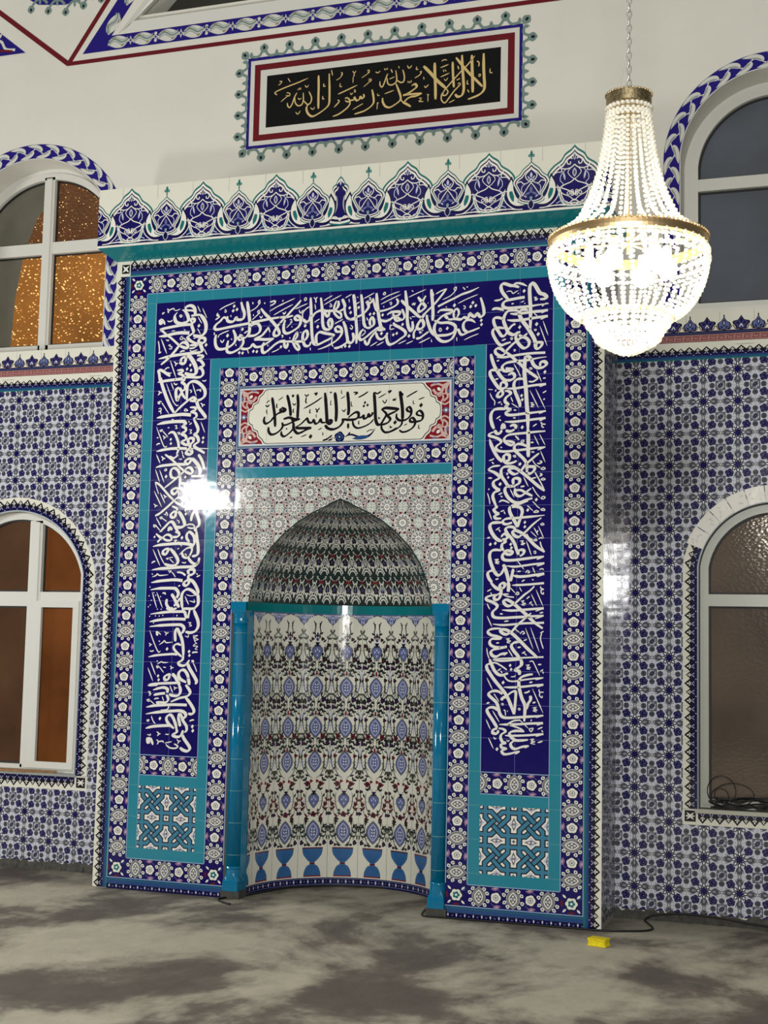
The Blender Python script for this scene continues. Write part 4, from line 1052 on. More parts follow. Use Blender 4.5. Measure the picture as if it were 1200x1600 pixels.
for c in range(0, 14):
    a.rect(X(c)-.0008, X(c)+.0008, zr(0), zr(-T3), 'aqua', 1)
    if 3 <= c <= 10: a.rect(X(c)-.0008, X(c)+.0008, zr(2+T3), zr(2), 'aqua', 1)
for x in (X(0), X(2), X(11), X(13)): a.rect(x-.002, x+.002, zr(18 if x in (X(0), X(13)) else 15), zr(0 if x in (X(0), X(13)) else 2), 'ltblue', 1.2)
a.build('turquoise_band', flat(-.001), N_)
# navy grounds of the inscriptions
def blue_field(c0, c1, r0, r1):
    a = Art(); a.rect(X(c0), X(c1), zr(r1), zr(r0), 'navy', 0)
    for c in range(c0+1, c1): a.rect(X(c)-.0008, X(c)+.0008, zr(r1), zr(r0), 'jointl', .5)
    for r in range(r0+1, r1): a.rect(X(c0), X(c1), zr(r)-.0008, zr(r)+.0008, 'jointl', .5)
    return a
for c0, c1, r0, r1 in ((0, 2, 0, 15), (11, 13, 0, 15), (2, 11, 0, 2)):
    blue_field(c0, c1, r0, r1).build('inscription_field', flat(-.001), N_)
# zigzag edging
a = Art(); wz = .10; z0, z1 = 0.0, zr(-1.0); n = 20
for s_ in (-1, 1):
    for k in range(42):
        T = Art()
        for P, c, l in ZIG.P: T.P.append(([(s_*(1.5+t*wz/.12), .0+(k+s/.1)*(TH/2)+.003) for s, t in P], c, l))
        a.stamp(T, 0, 0, clip=(-1.6, 1.6, 0.004, z1))
for k in range(30): a.stamp(ZIG, -1.5+k*.1, z1, 0, 1, .115/.12)
for s_ in (-1, 1):
    a.rect(min(s_*1.5, s_*1.6), max(s_*1.5, s_*1.6), z1, 4.013, 'cream', 0); a.rect(s_*1.535-.028, s_*1.535+.028, z1+.02, z1+.08, 'black', 1)
    for A in (pi/4, 3*pi/4): a.leaf(s_*1.535, z1+.05, .032, .008, 'white', 1.5, A)
for r in range(0, 20):
    for s_ in (-1, 1): a.rect(min(s_*1.565, s_*1.6), max(s_*1.565, s_*1.6), zr(r)-.0007, zr(r)+.0007, 'joint', 2)
for c in range(-1, 15): a.rect(X(c)-.0007, X(c)+.0007, z1+.08, 4.013, 'joint', 2)
a.build('zigzag_border', flat(-.001), N_)
for lo, hi in ((-1.5, -.70), (.70, 1.5)):
    a = Art()
    a.rect(lo, hi, .030, zr(19), 'zblue', 0); a.rect(lo, hi, .054, .058, 'green', .6); a.rect(lo, hi, 0.0, .030, 'navyd', 0)
    x = lo+.02
    while x < hi-.01: a.leaf(x, .018, .010, .005, 'lilac', 1, pi/2); a.leaf(x+.025, .014, .008, .004, 'steel', 1, 0); x += .05
    a.build('plinth_strip', flat(-.001), N_)
# knot panels
for c in (0, 11):
    a = Art()
    for i in range(2):
        for j in range(2): a.stamp(KNOT, X(c+i+.5), zr(16+j+.5))
    a.build('knot_panel', flat(-.001), N_)
# spandrels round the arch
a = Art()
for i in range(7):
    for j in range(4): a.stamp(STARS, X(3+i+.5), zr(6+j+.5), clip=(-.7, .7, 1.790, zr(6)))
base = [t for t in a.P if t[2] == 0]; a.P = [t for t in a.P if t[2] > 0]
a.keep(lambda x, z: abs(x) > arch_a(z)+.001)
gl = 24
for s_ in (-1, 1):
    prev = None
    zs = sorted([z for _, z in ARCH]+[zr(6)])
    zs = sorted(set([1.790+(2.418-1.790)*i/gl for i in range(gl+1)]+[z for _, z in ARCH]))
    for z0_, z1_ in zip(zs, zs[1:]): a.poly([(s_*(arch_a(z0_)), z0_), (s_*.7, z0_), (s_*.7, z1_), (s_*(arch_a(z1_)), z1_)], 'taupe', 0)
a.rect(-.7, .7, 2.418, zr(6), 'taupe', 0)
for r in range(7, 9): 
    for s_ in (-1, 1): a.rect(min(s_*(arch_a(zr(r))+.005), s_*.7), max(s_*(arch_a(zr(r))+.005), s_*.7), zr(r)-.0007, zr(r)+.0007, 'joinb', 2)
rim = [(x, z) for x, z in ARCH[1:]]; a.line(rim, .008, 'dgreen', 2.2); a.line([(-x, z) for x, z in rim], .008, 'dgreen', 2.2)
a.build('spandrel_tiling', flat(-.001), N_)
# verse panel
a = Art(); vx0, vx1, vz0, vz1 = X(3), X(10), zr(5), zr(3)
a.rect(vx0, vx1, vz0, vz1, 'greyd', 0); a.rect(vx0+.008, vx1-.008, vz0+.008, vz1-.008, 'ltblue', .4); a.rect(vx0+.016, vx1-.016, vz0+.014, vz1-.014, 'white', .8); a.rect(vx0+.022, vx1-.022, vz0+.020, vz1-.020, 'red', 1.1)
zc = (vz0+vz1)/2
q4 = [(.500, .168), (.515, .160), (.528, .140), (.552, .118), (.560, .088), (.588, .075), (.596, .050), (.618, .035), (.622, .0)]
q4 = [(0, .168), (.30, .168)]+cr(q4, 3)
def quad(k, dz=0):
    P = [((x+k) if x > .31 else x, (z+k) if z > .004 else 0) for x, z in q4]
    return [(x, zc+z) for x, z in P]+[(x, zc-z) for x, z in P[::-1][1:]]+[(-x, zc-z) for x, z in P[1:]]+[(-x, zc+z) for x, z in P[::-1][1:-1]]
a.poly(quad(.010), 'white', 2); a.poly(quad(.004), 'black', 2.3); a.poly(quad(0), 'cream', 2.6)
for sx in (-1, 1):
    for sz in (-1, 1):
        S = lambda x, z: (sx*x, zc+sz*z)
        for p0, w_ in (([(.678, .171), (.640, .150), (.600, .160), (.560, .150)], .012), ([(.678, .171), (.655, .120), (.668, .080), (.640, .055)], .012), ([(.640, .150), (.628, .110), (.600, .100), (.575, .128)], .016), ([(.628, .110), (.640, .075), (.628, .050), (.650, .035), (.678, .05)], .010), ([(.60, .10), (.615, .085), (.64, .10), (.678, .095)], .008)):
            a.line(cr([S(*q) for q in p0], 4), w_, 'blush', 1.5)
        a.leaf(*S(.652, .146), .022, .016, 'blush', 1.6, .8*sx*sz); a.leaf(*S(.590, .165), .016, .006, 'steel', 1.7); a.leaf(*S(.668, .115), .016, .007, 'steel', 1.7, pi/2); a.leaf(*S(.612, .128), .015, .010, 'white', 1.7, -.7*sx*sz)
    a.disc(sx*.658, zc, .018, 'steel', 1.8, 10); a.disc(sx*.658, zc, .008, 'white', 2, 8)
    a.line([(sx*.636, zc), (sx*.678, zc)], .006, 'blush', 1.7)
for c in range(4, 10, 2): a.rect(X(c)-.0006, X(c)+.0006, vz0+.02, vz1-.02, 'joint', 2.8)
a.flower(-.015, vz0+.050, .034, 'navyd', 3, 9, .16); a.flower(-.015, vz0+.050, .026, 'zblue', 3.3, 8, .3); a.flower(-.015, vz0+.050, .015, 'navyd', 3.45, 7, .3); a.disc(-.015, vz0+.050, .006, 'lilac', 3.6, 6)
a.line(cr([(.02, vz0+.05), (.06, vz0+.062), (.12, vz0+.045), (.18, vz0+.055), (.215, vz0+.095)], 5), .012, 'navyd', 3, taper=(.3, .2)); a.leaf(.125, vz0+.042, .060, .013, 'zblue', 3.2, .1); a.leaf(.045, vz0+.066, .018, .006, 'navyd', 3, .9)
a.line(cr([(-.045, vz0+.04), (-.075, vz0+.048), (-.10, vz0+.030)], 4), .003, 'navyd', 3); a.leaf(-.075, vz0+.034, .018, .006, 'navyd', 3, .3)
a.build('verse_panel', flat(-.001), N_)
# crown
m = MB(); m.box(-1.665, 1.665, -.149, .4495, 4.055, 4.44, CM('cream'))
m.build('crown_block', N_)
m = MB(); V = [(-1.665, -.149, 4.055), (1.665, -.149, 4.055), (1.665, .4495, 4.055), (-1.665, .4495, 4.055), (-1.602, -.001, 4.0), (1.602, -.001, 4.0), (1.602, .4495, 4.0), (-1.602, .4495, 4.0)]
m.add(V, [(0, 1, 5, 4), (1, 2, 6, 5), (3, 0, 4, 7), (4, 5, 6, 7), (0, 3, 2, 1)], CM('teal')); m.build('crown_soffit', N_)
a = d_crown(); a.warp(lambda x, z: (x, 4.055+z)); a.build('crown_cresting', flat(-.150), N_)
# recess
CY, CR_ = .13, .6; JL = .13
def rec(u, s_=1.0, off=0):
    """point on the recess wall; u arc length measured from the middle"""
    h = CR_*pi/2; r = (CR_-off)
    if abs(u) <= h:
        A = pi/2-u/CR_; return (s_*r*cos(A), s_*(CY+r*sin(A)))
    sg = 1 if u > 0 else -1; return (s_*sg*r, s_*max(.0, CY-(abs(u)-h)))
UMAX = CR_*pi/2+JL
pw = .1963; a = Art()
for k in range(-5, 6): a.stamp(LINING, k*pw, 0, clip=(-UMAX+JL*.9, UMAX-JL*.9, 0, 1.738))
out = []
for P, c, l in a.P:                      # cut wide pieces so that they follow the curve
    X0 = min(p[0] for p in P); X1 = max(p[0] for p in P); n = max(1, int((X1-X0)/.022+.5))
    if n == 1: out.append((P, c, l)); continue
    for i in range(n):
        lo, hi = X0+(X1-X0)*i/n, X0+(X1-X0)*(i+1)/n
        Q = clip_half(P, lambda t: t[0]-lo); Q = clip_half(Q, lambda t: hi-t[0]) if len(Q) > 2 else Q
        if len(Q) > 2: out.append((Q, c, l))
a.P = out
def fl(u, v_, h): x, y = rec(u, 1, h); return (x, y, v_)
a.build('niche_lining', fl, N_, step=.0006)
for s_ in (-1, 1):
    m = MB(); m.box(min(s_*.602, s_*.70), max(s_*.602, s_*.70), .03, .24, .0, 1.79, CM('col')); m.build('jamb', N_)
def curved_band(name, z0, z1, off, c, joints=True):
    v = []; f = []; n = 64
    for i in range(n+1):
        u = -UMAX+2*UMAX*i/n; x, y = rec(u, 1, off); x2, y2 = rec(u, 1, -.03)
        v += [(x, y, z0), (x, y, z1), (x2, y2, z1), (x2, y2, z0)]
    for i in range(n):
        for j in range(4): f.append((4*i+j, 4*i+(j+1) % 4, 4*i+4+(j+1) % 4, 4*i+4+j))
    o = link_mesh(name, v, f, [CM(c)], None, N_); bm = bmesh.new(); bm.from_mesh(o.data); bmesh.ops.recalc_face_normals(bm, faces=bm.faces); bm.to_mesh(o.data); bm.free(); return o
curved_band('impost_band', 1.738, 1.795, .006, 'teal')
# half dome: table of height against length up its back
tab = [(0, 1.795)]; NZ = 120; pz = 1.795; ps = arch_a(1.80)/.6
for i in range(1, NZ+1):
    z = 1.795+(2.412-1.795)*i/NZ; s_ = arch_a(z)/.6; tab.append((tab[-1][0]+hypot((s_-ps)*(CY+CR_), z-pz), z)); ps, pz = s_, z
VM = tab[-1][0]
def dome_z(v_):
    for (v0, z0), (v1, z1) in zip(tab, tab[1:]):
        if v_ <= v1: return z0+(z1-z0)*(v_-v0)/(v1-v0)
    return tab[-1][1]
rows = 5; q = VM/rows; a = Art()
for j in range(rows):
    sc = arch_a(dome_z((j+.5)*q))/.6                       # fewer repeats as the rows close in
    n = max(2, int(round(2*UMAX/.185*(sc*.55+.45)))); pu = 2*UMAX/n
    for i in range(n): a.stamp(DOMET, -UMAX+(i+.5)*pu, j*q, 0, pu/.19, q/.118)
out = []
for P, c, l in a.P:
    X0 = min(p[0] for p in P); X1 = max(p[0] for p in P); n = max(1, int((X1-X0)/.022+.5)); Y0 = min(p[1] for p in P); Y1 = max(p[1] for p in P); n2 = max(1, int((Y1-Y0)/.022+.5))
    for i in range(n):
        lo, hi = X0+(X1-X0)*i/n, X0+(X1-X0)*(i+1)/n; Q = P
        if n > 1: Q = clip_half(P, lambda t: t[0]-lo); Q = clip_half(Q, lambda t: hi-t[0]) if len(Q) > 2 else Q
        for j in range(n2):
            lo2, hi2 = Y0+(Y1-Y0)*j/n2, Y0+(Y1-Y0)*(j+1)/n2; R_ = Q
            if n2 > 1 and len(Q) > 2: R_ = clip_half(Q, lambda t: t[1]-lo2); R_ = clip_half(R_, lambda t: hi2-t[1]) if len(R_) > 2 else R_
            if len(R_) > 2: out.append((R_, c, l))
a.P = out
def fd(u, v_, h):
    z = dome_z(v_); s_ = arch_a(z)/.6; x, y = rec(u, s_, h); return (x, y+.001, z-h*.5)
a.build('half_dome', fd, N_, step=.0006)
# corner columns with their caps and feet
cm = mat('glazed_column', (0, 112, 152), .10, spec=.7)
for s_ in (-1, 1):
    c = (s_*.648, .034, 0); col_ = empty('column', c, N_)
    m = MB(); m.lathe([(.0, .185), (.043, .185), (.043, 1.665), (.0, 1.665)], c, cm, 28)
    for z in [zr(r) for r in range(10, 19)]:
        m.lathe([(.0432, z-.0012), (.0437, z), (.0432, z+.0012)], c, CM('aqua'), 28)
    m.build('shaft', col_, True)
    for nm, pr in (('capital', [(.0, 1.79), (.064, 1.79), (.064, 1.745), (.060, 1.73), (.050, 1.712), (.046, 1.69), (.047, 1.675), (.050, 1.668), (.048, 1.658), (.0, 1.655)]),
                   ('base', [(.0, .192), (.046, .190), (.050, .180), (.046, .170), (.047, .15), (.054, .125), (.062, .105), (.064, .09), (.064, .045), (.0, .045)])):
        m = MB(); n = 24; v = []; f = []
        for r, z in pr:
            sq = max(0, min(1, (r-.047)/.014))                # round at the neck, square at the end
            for i in range(n):
                A = 2*pi*i/n+pi/4; k = 1/max(abs(cos(A)), abs(sin(A))); rr = r*((1-sq)+sq*k*.78)
                v.append((c[0]+rr*cos(A), c[1]+rr*sin(A), z))
        for j in range(len(pr)-1):
            for i in range(n): f.append((j*n+i, j*n+(i+1) % n, (j+1)*n+(i+1) % n, (j+1)*n+i))
        m.add(v, f, cm); m.build(nm, col_, False)
# mortar skirt under the column feet and niche threshold
for s_ in (-1, 1):
    m = MB(); m.box(min(s_*.59, s_*.71), max(s_*.59, s_*.71), -.012, .10, 0, .046, mat('mortar_dark', (70, 68, 62), .9, noise=(40, .3))); m.build('mortar_skirt', N_)
for s_, nm, sd in ((-1, 'baseboard_left', 'left'), (1, 'baseboard_right', 'right')):
    # rough mortar where the tiling stops short of the floor
    n = 90; v = []; f = []; rnd = random.Random(5+s_); x0, x1 = s_*1.602, s_*3.45
    for i in range(n+1):
        x = x0+(x1-x0)*i/n; h = .048+rnd.uniform(-.010, .016)
        v += [(x, D-.020-rnd.uniform(0, .02), 0), (x, D-.012, h*.7), (x, D-.0062, h), (x, D+.002, h), (x, D+.002, 0)]
    for i in range(n):
        for j in range(5): f.append((5*i+j, 5*i+(j+1) % 5, 5*i+5+(j+1) % 5, 5*i+5+j))
    o = link_mesh(nm, v, f, [mat('mortar_dark', (70, 68, 62), .9)]); bm = bmesh.new(); bm.from_mesh(o.data); bmesh.ops.recalc_face_normals(bm, faces=bm.faces); bm.to_mesh(o.data); bm.free()
    tag(o, 'rough dark mortar edge at the foot of the tiled wall, %s of the niche' % sd, kind='structure')

# ---------------------------------------------------------------- calligraphy, traced stroke by stroke
INK_L = '''
1 21 47 79 47 71 60 67
1 21 78 43 87 54 86 73
1 19 78 62 99 51 124 44 129 55
1 14 129 57 149 58 172 49
1 42 152 71 135 90 136 116 150 137 185 146 221 137 232 121 226 96 209 70 186 56
0 16 167 97 176 89 185 96 179 104 167 97
1 18 81 121 95 128 113 125 115 117
0 53 32 110 37 146
3 25 32 110 51 119 65 147
0 39 30 177 76 169 149 160 208 155 258 156
0 26 30 177 54 191 78 213 111 235 158 275 172 289
2 44 25 222 78 219 133 209 187 206 242 211
0 37 172 289 190 273 212 270 234 288 234 306 214 305 172 289
0 44 172 289 146 321 120 348 84 380 47 407
2 40 29 369 84 359 156 350 220 345 288 342 324 342
0 40 204 49 217 37 244 32 267 44 277 66 278 91 269 96
0 26 204 51 223 62 250 64 277 70
0 30 251 99 278 97 315 95
0 45 315 95 343 128 358 166 355 207 333 231 306 236 270 227
0 37 257 141 248 126 257 118 275 124 273 140 258 148 259 169 268 190 269 211 234 234 234 246 262 268 304 283
1 14 294 37 316 80
1 14 329 54 363 121
1 14 299 108 328 154
4 30 308 167
1 14 298 183 322 224
4 14 209 189
1 12 114 192 132 189 139 193
2 12 188 225 177 247 196 248 188 227
3 16 202 240 240 278
0 19 22 252 30 290 32 323
0 25 25 331 45 324
1 19 42 238 87 339
1 19 77 246 93 253 95 245
0 14 94 285 108 279 106 292 120 292 118 307 100 306
0 38 250 291 277 290 304 285 312 259 329 247 352 252 353 273 326 282 312 271
0 24 246 311 277 309 300 295 322 280
0 43 317 271 327 297 337 326 324 342
1 14 271 248 289 245
4 31 363 294
1 16 350 319 372 359
1 17 249 322 265 331 305 322
1 23 179 333 196 325 215 326
1 23 179 333 196 325 215 326
0 38 186 397 194 373 221 366 222 387 213 407 190 404 185 391
0 49 221 366 248 363 271 389 291 423 301 457 289 481 253 483 220 469
4 28 257 419
4 28 235 443
4 28 263 453
0 35 302 360 338 361 341 374 307 385 326 392 347 415 347 430 319 439 337 446 349 471 343 491 316 501 226 497 117 515
1 18 112 381 158 496
1 19 140 391 154 404 150 421
1 19 152 408 170 403
1 19 73 444 91 430 109 429
1 19 97 458 113 467 124 461
0 31 165 450 197 448 204 460 175 469 203 481 221 500
0 35 44 516 38 470 32 444 50 443 78 459 116 485
0 40 48 491 59 533 84 596 114 659 153 723
2 40 28 521 90 513 163 508 226 505
0 40 158 725 188 695 232 660 267 636 290 631 309 654 324 692 352 726 375 755 373 767
0 15 374 769 345 771 313 767
1 16 91 530 116 589 146 652 169 676 183 674
1 16 125 527 145 574
1 19 143 528 157 541 171 536
0 35 199 502 217 515 200 526 223 544 224 573 202 593 231 635
0 40 183 563 165 570 162 603 173 649
0 35 183 563 202 589 185 621 175 649
0 40 241 644 239 598 242 553 263 529 299 527 336 549 364 583 366 620 340 643 300 652 263 649
1 16 277 540 308 624
1 16 258 578 272 589 264 599
1 16 304 588 324 581 336 592 335 573
1 16 344 522 362 527 373 519
1 21 35 578 47 588 34 605
1 21 45 588 63 589
0 14 34 648 50 657 41 661 34 650
1 19 40 646 63 647
3 16 64 655 117 728
0 16 42 694 56 690 61 703 43 711 57 711 60 728
1 19 338 666 352 679 351 693
1 19 352 679 370 679
2 16 223 711 234 701 250 712 223 713
2 44 31 752 76 745 145 739 213 735 274 741
1 16 137 766 153 766
2 44 35 795 78 786 146 780 201 780 228 783 238 800
0 35 228 783 242 796 216 811 239 824 239 845 217 855 243 878 242 898 215 910 234 927 265 932 279 924
0 31 265 692 301 695 302 712 275 719 307 732 312 753 290 765
0 38 295 769 314 802 327 831 321 856 303 865 326 884 332 913 306 933 311 949 343 966 379 988
1 14 257 780 267 788
1 17 265 803 282 791
1 15 345 787 375 857
1 14 159 805 177 806 170 814 180 823 164 826
1 14 262 835 282 838 273 848 283 857 265 860
1 16 111 818 125 817
2 16 55 831 75 830 67 840 55 833
3 16 80 840 118 880
1 17 31 808 59 872 89 935 107 940 109 934
0 33 118 860 135 848 158 851 177 880 193 921 194 958 182 991
0 16 181 851 199 852 197 860 186 860
3 16 204 860 223 877
1 17 79 867 91 880 85 892
1 17 91 880 105 878
4 26 137 893
4 26 139 920
1 17 36 880 50 880
1 21 36 927 47 919 63 918
4 27 365 890
4 27 363 917
0 38 270 932 260 907 268 891 295 892 296 912 279 928 275 952 281 977
2 38 38 969 81 960 144 953 208 953 253 956
0 12 253 956 334 956 405 960
0 38 280 953 258 968 249 984 272 993 290 985 284 957
1 17 217 967 227 992
1 17 38 987 68 1046
1 21 73 1000 87 1013 81 1029
1 21 85 1015 103 1014
0 26 100 989 138 1014 175 1044 212 1077 240 1098
0 31 132 1002 160 1015 182 1003 191 991
2 38 37 1072 76 1062 130 1057 184 1054 243 1056
1 17 223 992 237 1017
1 16 201 1020 215 1024 219 1016
0 36 291 1018 264 1022 247 1033 247 1050 266 1054 279 1042 291 1018
0 43 291 1018 319 1043 342 1072 353 1105 344 1125
0 34 335 995 354 1020 369 1052 379 1089
2 31 380 1130 340 1133 291 1132
1 15 311 1072 325 1080 329 1074
0 34 240 1098 262 1079 284 1079 299 1100 290 1116 268 1111 240 1098
0 34 240 1098 219 1118 188 1142 157 1166 135 1182 104 1204
0 34 188 1142 156 1138 144 1113 152 1084 176 1079 200 1098 210 1126 214 1163 208 1196
2 16 100 1087 111 1081 116 1090 104 1094 100 1087
1 17 36 1084 69 1167
1 17 65 1087 101 1169
4 31 113 1131
4 26 249 1137
0 26 37 1166 67 1181 105 1218 138 1252 176 1285
0 14 37 1166 50 1205 65 1242
1 17 32 1221 91 1326
1 17 76 1234 113 1302
1 19 99 1247 111 1259 107 1271
1 17 111 1259 125 1260
0 36 209 1208 181 1207 159 1219 160 1236 178 1244 191 1232 209 1208
0 39 208 1200 236 1221 265 1270 280 1311 267 1323 231 1322
0 34 216 1175 253 1184 277 1229 297 1278 289 1315
2 15 204 1204 206 1261
0 29 176 1285 202 1267 229 1273 239 1294 226 1310 203 1305 176 1285
0 40 176 1285 145 1313 110 1341 79 1365 46 1381
1 12 222 1322 276 1331 293 1363
4 27 259 1347
4 27 262 1371
1 17 33 1303 45 1316 41 1328
1 17 45 1316 61 1316
0 26 163 1321 196 1334 201 1350
0 36 201 1354 174 1358 157 1374 162 1390 184 1391 192 1370 201 1354
0 41 210 1354 233 1383 253 1420 254 1444 227 1456 200 1451
0 36 315 1295 325 1319 322 1347 305 1384 300 1416
0 36 326 1344 345 1384 358 1425 352 1449 335 1457
0 22 267 1444 289 1436 316 1440 326 1457 304 1462 277 1456
1 15 107 1369 120 1374 124 1357 134 1374 125 1382
0 16 76 1393 94 1388 94 1398 80 1398
3 15 99 1398 131 1418
1 17 53 1391 92 1453
0 16 34 1438 55 1442 42 1452 37 1442
3 16 57 1446 84 1475
1 17 201 1407 217 1419 213 1431
0 38 88 1479 119 1451 149 1423 172 1423 191 1451 210 1480
0 34 143 1479 151 1455 169 1472
0 39 330 1461 336 1481
0 31 57 1495 85 1516 104 1520 126 1504 148 1502 167 1516 163 1536 131 1536 104 1520
0 34 104 1520 86 1532 69 1550
4 22 47 1515
1 15 79 1483 102 1479
0 34 192 1484 215 1488 220 1504 203 1516 171 1516
4 31 241 1521
0 22 186 1540 204 1537 190 1547
3 15 213 1545 243 1577
2 40 38 1576 87 1566 151 1561 222 1557 285 1561 326 1573
0 39 340 1481 346 1529 355 1573 356 1618 341 1634 315 1638
0 34 294 1549 275 1525 274 1501 291 1485 319 1505 329 1537 326 1569
0 36 156 1589 129 1593 112 1605 112 1621 131 1625 143 1609 156 1589
0 39 161 1589 189 1617 213 1650 218 1674 201 1694 165 1698 124 1686
1 17 73 1591 95 1641 124 1688
1 17 39 1593 93 1698
1 17 132 1654 150 1650 141 1660
1 12 150 1648 185 1644
3 15 159 1654 191 1682
1 15 210 1593 224 1587
2 26 225 1629 243 1613 269 1593 295 1583 313 1589 310 1613 293 1642
0 31 243 1613 257 1642 288 1646 305 1622
0 19 265 1621 279 1634
0 34 288 1646 312 1674 339 1686 361 1670 366 1646
2 40 37 1724 94 1716 161 1712 237 1706 300 1704 339 1698 365 1670
1 21 33 1682 46 1672 60 1670
1 17 245 1676 267 1680 274 1674
0 37 297 1750 292 1730 305 1722 331 1722 334 1742 315 1754 293 1758
3 24 275 1758 248 1742 212 1738
0 37 293 1758 294 1782 272 1798 264 1814 282 1822 299 1806 298 1782
0 39 303 1782 330 1798 353 1830 365 1858 364 1874
0 14 151 1730 175 1732 158 1742
3 15 180 1738 206 1770
1 15 38 1747 45 1755
1 19 41 1769 68 1759 77 1749 95 1759 154 1754
1 17 350 1744 359 1754
1 20 351 1768 377 1756
2 39 36 1805 88 1795 151 1789 205 1786 256 1791
1 19 226 1827 242 1820
2 39 33 1850 90 1841 144 1839 189 1839 211 1843 230 1871 218 1899
0 37 355 1882 332 1858 296 1844 266 1858 253 1887 255 1931 261 1962
0 39 364 1874 370 1913 366 1941 345 1962
1 12 284 1878 316 1886 346 1882
1 17 276 1888 304 1942
1 15 310 1918 330 1922 344 1926 339 1906
0 36 181 1875 200 1899 219 1931 238 1959
0 34 151 1907 148 1936 167 1963 194 1963
0 34 245 1899 219 1931 202 1951
1 17 45 1864 81 1964
1 17 77 1864 122 1964
0 22 118 1871 134 1869 139 1879
4 12 24 1888
4 12 28 1832
4 12 57 1868
4 12 41 1916
4 12 35 1945
4 12 105 1892
4 12 22 1957
4 12 71 1884
0 34 149 1964 172 1971 198 1971 221 1963
2 36 38 2003 105 1994 172 1987 239 1985 275 1986 285 2006 294 2026
0 35 257 1970 283 1966 328 1966 354 1961
0 25 303 2026 307 1998 314 1970
2 38 35 2051 89 2041 152 2034 223 2031 286 2032
4 12 113 1972
4 12 34 2017
4 12 74 2013
4 12 101 2014
4 12 126 2010
4 12 63 2057
4 12 86 1972
4 15 225 2010
1 13 302 2052 324 2053 314 2063 329 2071 310 2077
0 39 341 1974 356 2005 372 2041 374 2076 355 2105 320 2115 289 2110
2 38 36 2082 90 2075 153 2070 216 2067 256 2068 277 2086 271 2110 254 2122
0 35 230 2087 217 2111 220 2171
0 37 230 2087 244 2114 264 2154 275 2201 279 2257
0 29 261 2194 234 2186 212 2199 213 2218 236 2242 268 2265
2 31 35 2272 85 2261 152 2254 205 2250 236 2252
0 35 279 2257 273 2285 247 2301 257 2317 284 2320 305 2308 322 2284
0 39 310 2304 324 2335 352 2374 376 2413 367 2432
1 13 285 2134 308 2143 309 2125
1 15 141 2112 155 2122 149 2136
1 17 153 2124 171 2116
0 29 87 2109 93 2137
3 15 96 2113 118 2132
1 17 37 2104 67 2173 102 2237 119 2232
1 15 103 2169 113 2175
1 17 107 2195 133 2178 144 2168 158 2180 202 2175
1 17 36 2184 46 2194 39 2206
1 15 46 2194 57 2194
1 17 43 2232 59 2236 72 2229
4 29 164 2219
4 29 318 2232
4 27 321 2256
1 23 338 2240 356 2235 378 2235
0 12 341 2133 374 2132 348 2144 379 2156 353 2164 362 2180 345 2196 376 2199 359 2215 377 2219
0 13 343 2137 357 2168 371 2184
1 17 95 2293 102 2299
1 17 98 2315 127 2300 140 2304 176 2303
0 15 92 2327 110 2328 101 2339 94 2329
3 15 115 2332 147 2367
1 15 141 2332 162 2335
1 17 190 2324 200 2334 193 2346
1 15 200 2336 215 2334
1 17 52 2300 90 2383
1 17 34 2338 73 2421
0 30 336 2291 347 2291 345 2299
3 15 349 2303 363 2326 376 2357
0 35 192 2372 166 2383 153 2395 158 2411 180 2406 192 2372
0 39 206 2372 229 2393 252 2428 262 2439
0 37 323 2410 312 2375 289 2348 263 2352 250 2376 265 2404 305 2422
0 38 317 2394 325 2422 324 2438
4 27 108 2388
4 27 113 2412
2 34 43 2444 123 2435 239 2428
2 29 38 2450 106 2444
0 37 257 2440 268 2475 255 2503 224 2508 189 2501
2 37 76 2477 111 2466 151 2459 178 2470 175 2490
2 37 81 2508 121 2499 161 2494
1 17 193 2445 215 2492
1 17 220 2451 229 2460 223 2472
1 15 231 2460 245 2458
0 35 302 2438 329 2469 334 2489 313 2509 261 2522 204 2546
0 14 40 2488 58 2489 50 2499 63 2501 50 2513
0 15 33 2540 51 2535 52 2547 36 2544
3 15 60 2543 91 2566
1 20 87 2534 100 2528 120 2527
1 15 142 2514 154 2542
0 32 171 2502 185 2529 173 2549 146 2552 101 2551
0 25 101 2551 124 2564
2 37 33 2585 84 2574 147 2568 218 2563 315 2562
0 37 305 2517 332 2544 360 2582 365 2602 352 2616 326 2615
0 20 191 2572 183 2592 157 2599 135 2600
2 39 32 2627 86 2617 148 2609 210 2603 272 2599 304 2612 309 2631 288 2651
0 35 264 2613 261 2645 266 2664 274 2695
0 33 269 2613 283 2636 292 2659 316 2690 319 2717 304 2731
0 35 250 2716 240 2677 216 2634 194 2627 177 2648 191 2679 232 2709
2 39 34 2716 81 2703 143 2696 201 2692
0 37 250 2712 251 2731 225 2748 243 2759 270 2758 287 2742 295 2718
0 38 289 2742 306 2772 338 2810 345 2829 330 2844 300 2839 277 2825
1 17 71 2636 84 2667 102 2686
0 15 39 2665 56 2662 50 2672 39 2667
4 30 132 2651
1 22 337 2661 354 2653 369 2652
4 30 358 2692
4 30 362 2718
1 19 113 2733 127 2744 119 2760
1 17 125 2746 141 2746
1 15 47 2753 69 2757 69 2747
1 15 172 2746 192 2748 192 2742
0 51 52 2771 58 2810
3 29 54 2775 75 2782 90 2817
1 18 113 2782 127 2794 119 2812
1 20 120 2796 156 2790 161 2800
1 15 170 2802 222 2790
0 23 179 2809 206 2828 246 2830 263 2817 236 2803
1 17 253 2775 267 2788 261 2802
1 15 267 2788 282 2783
'''
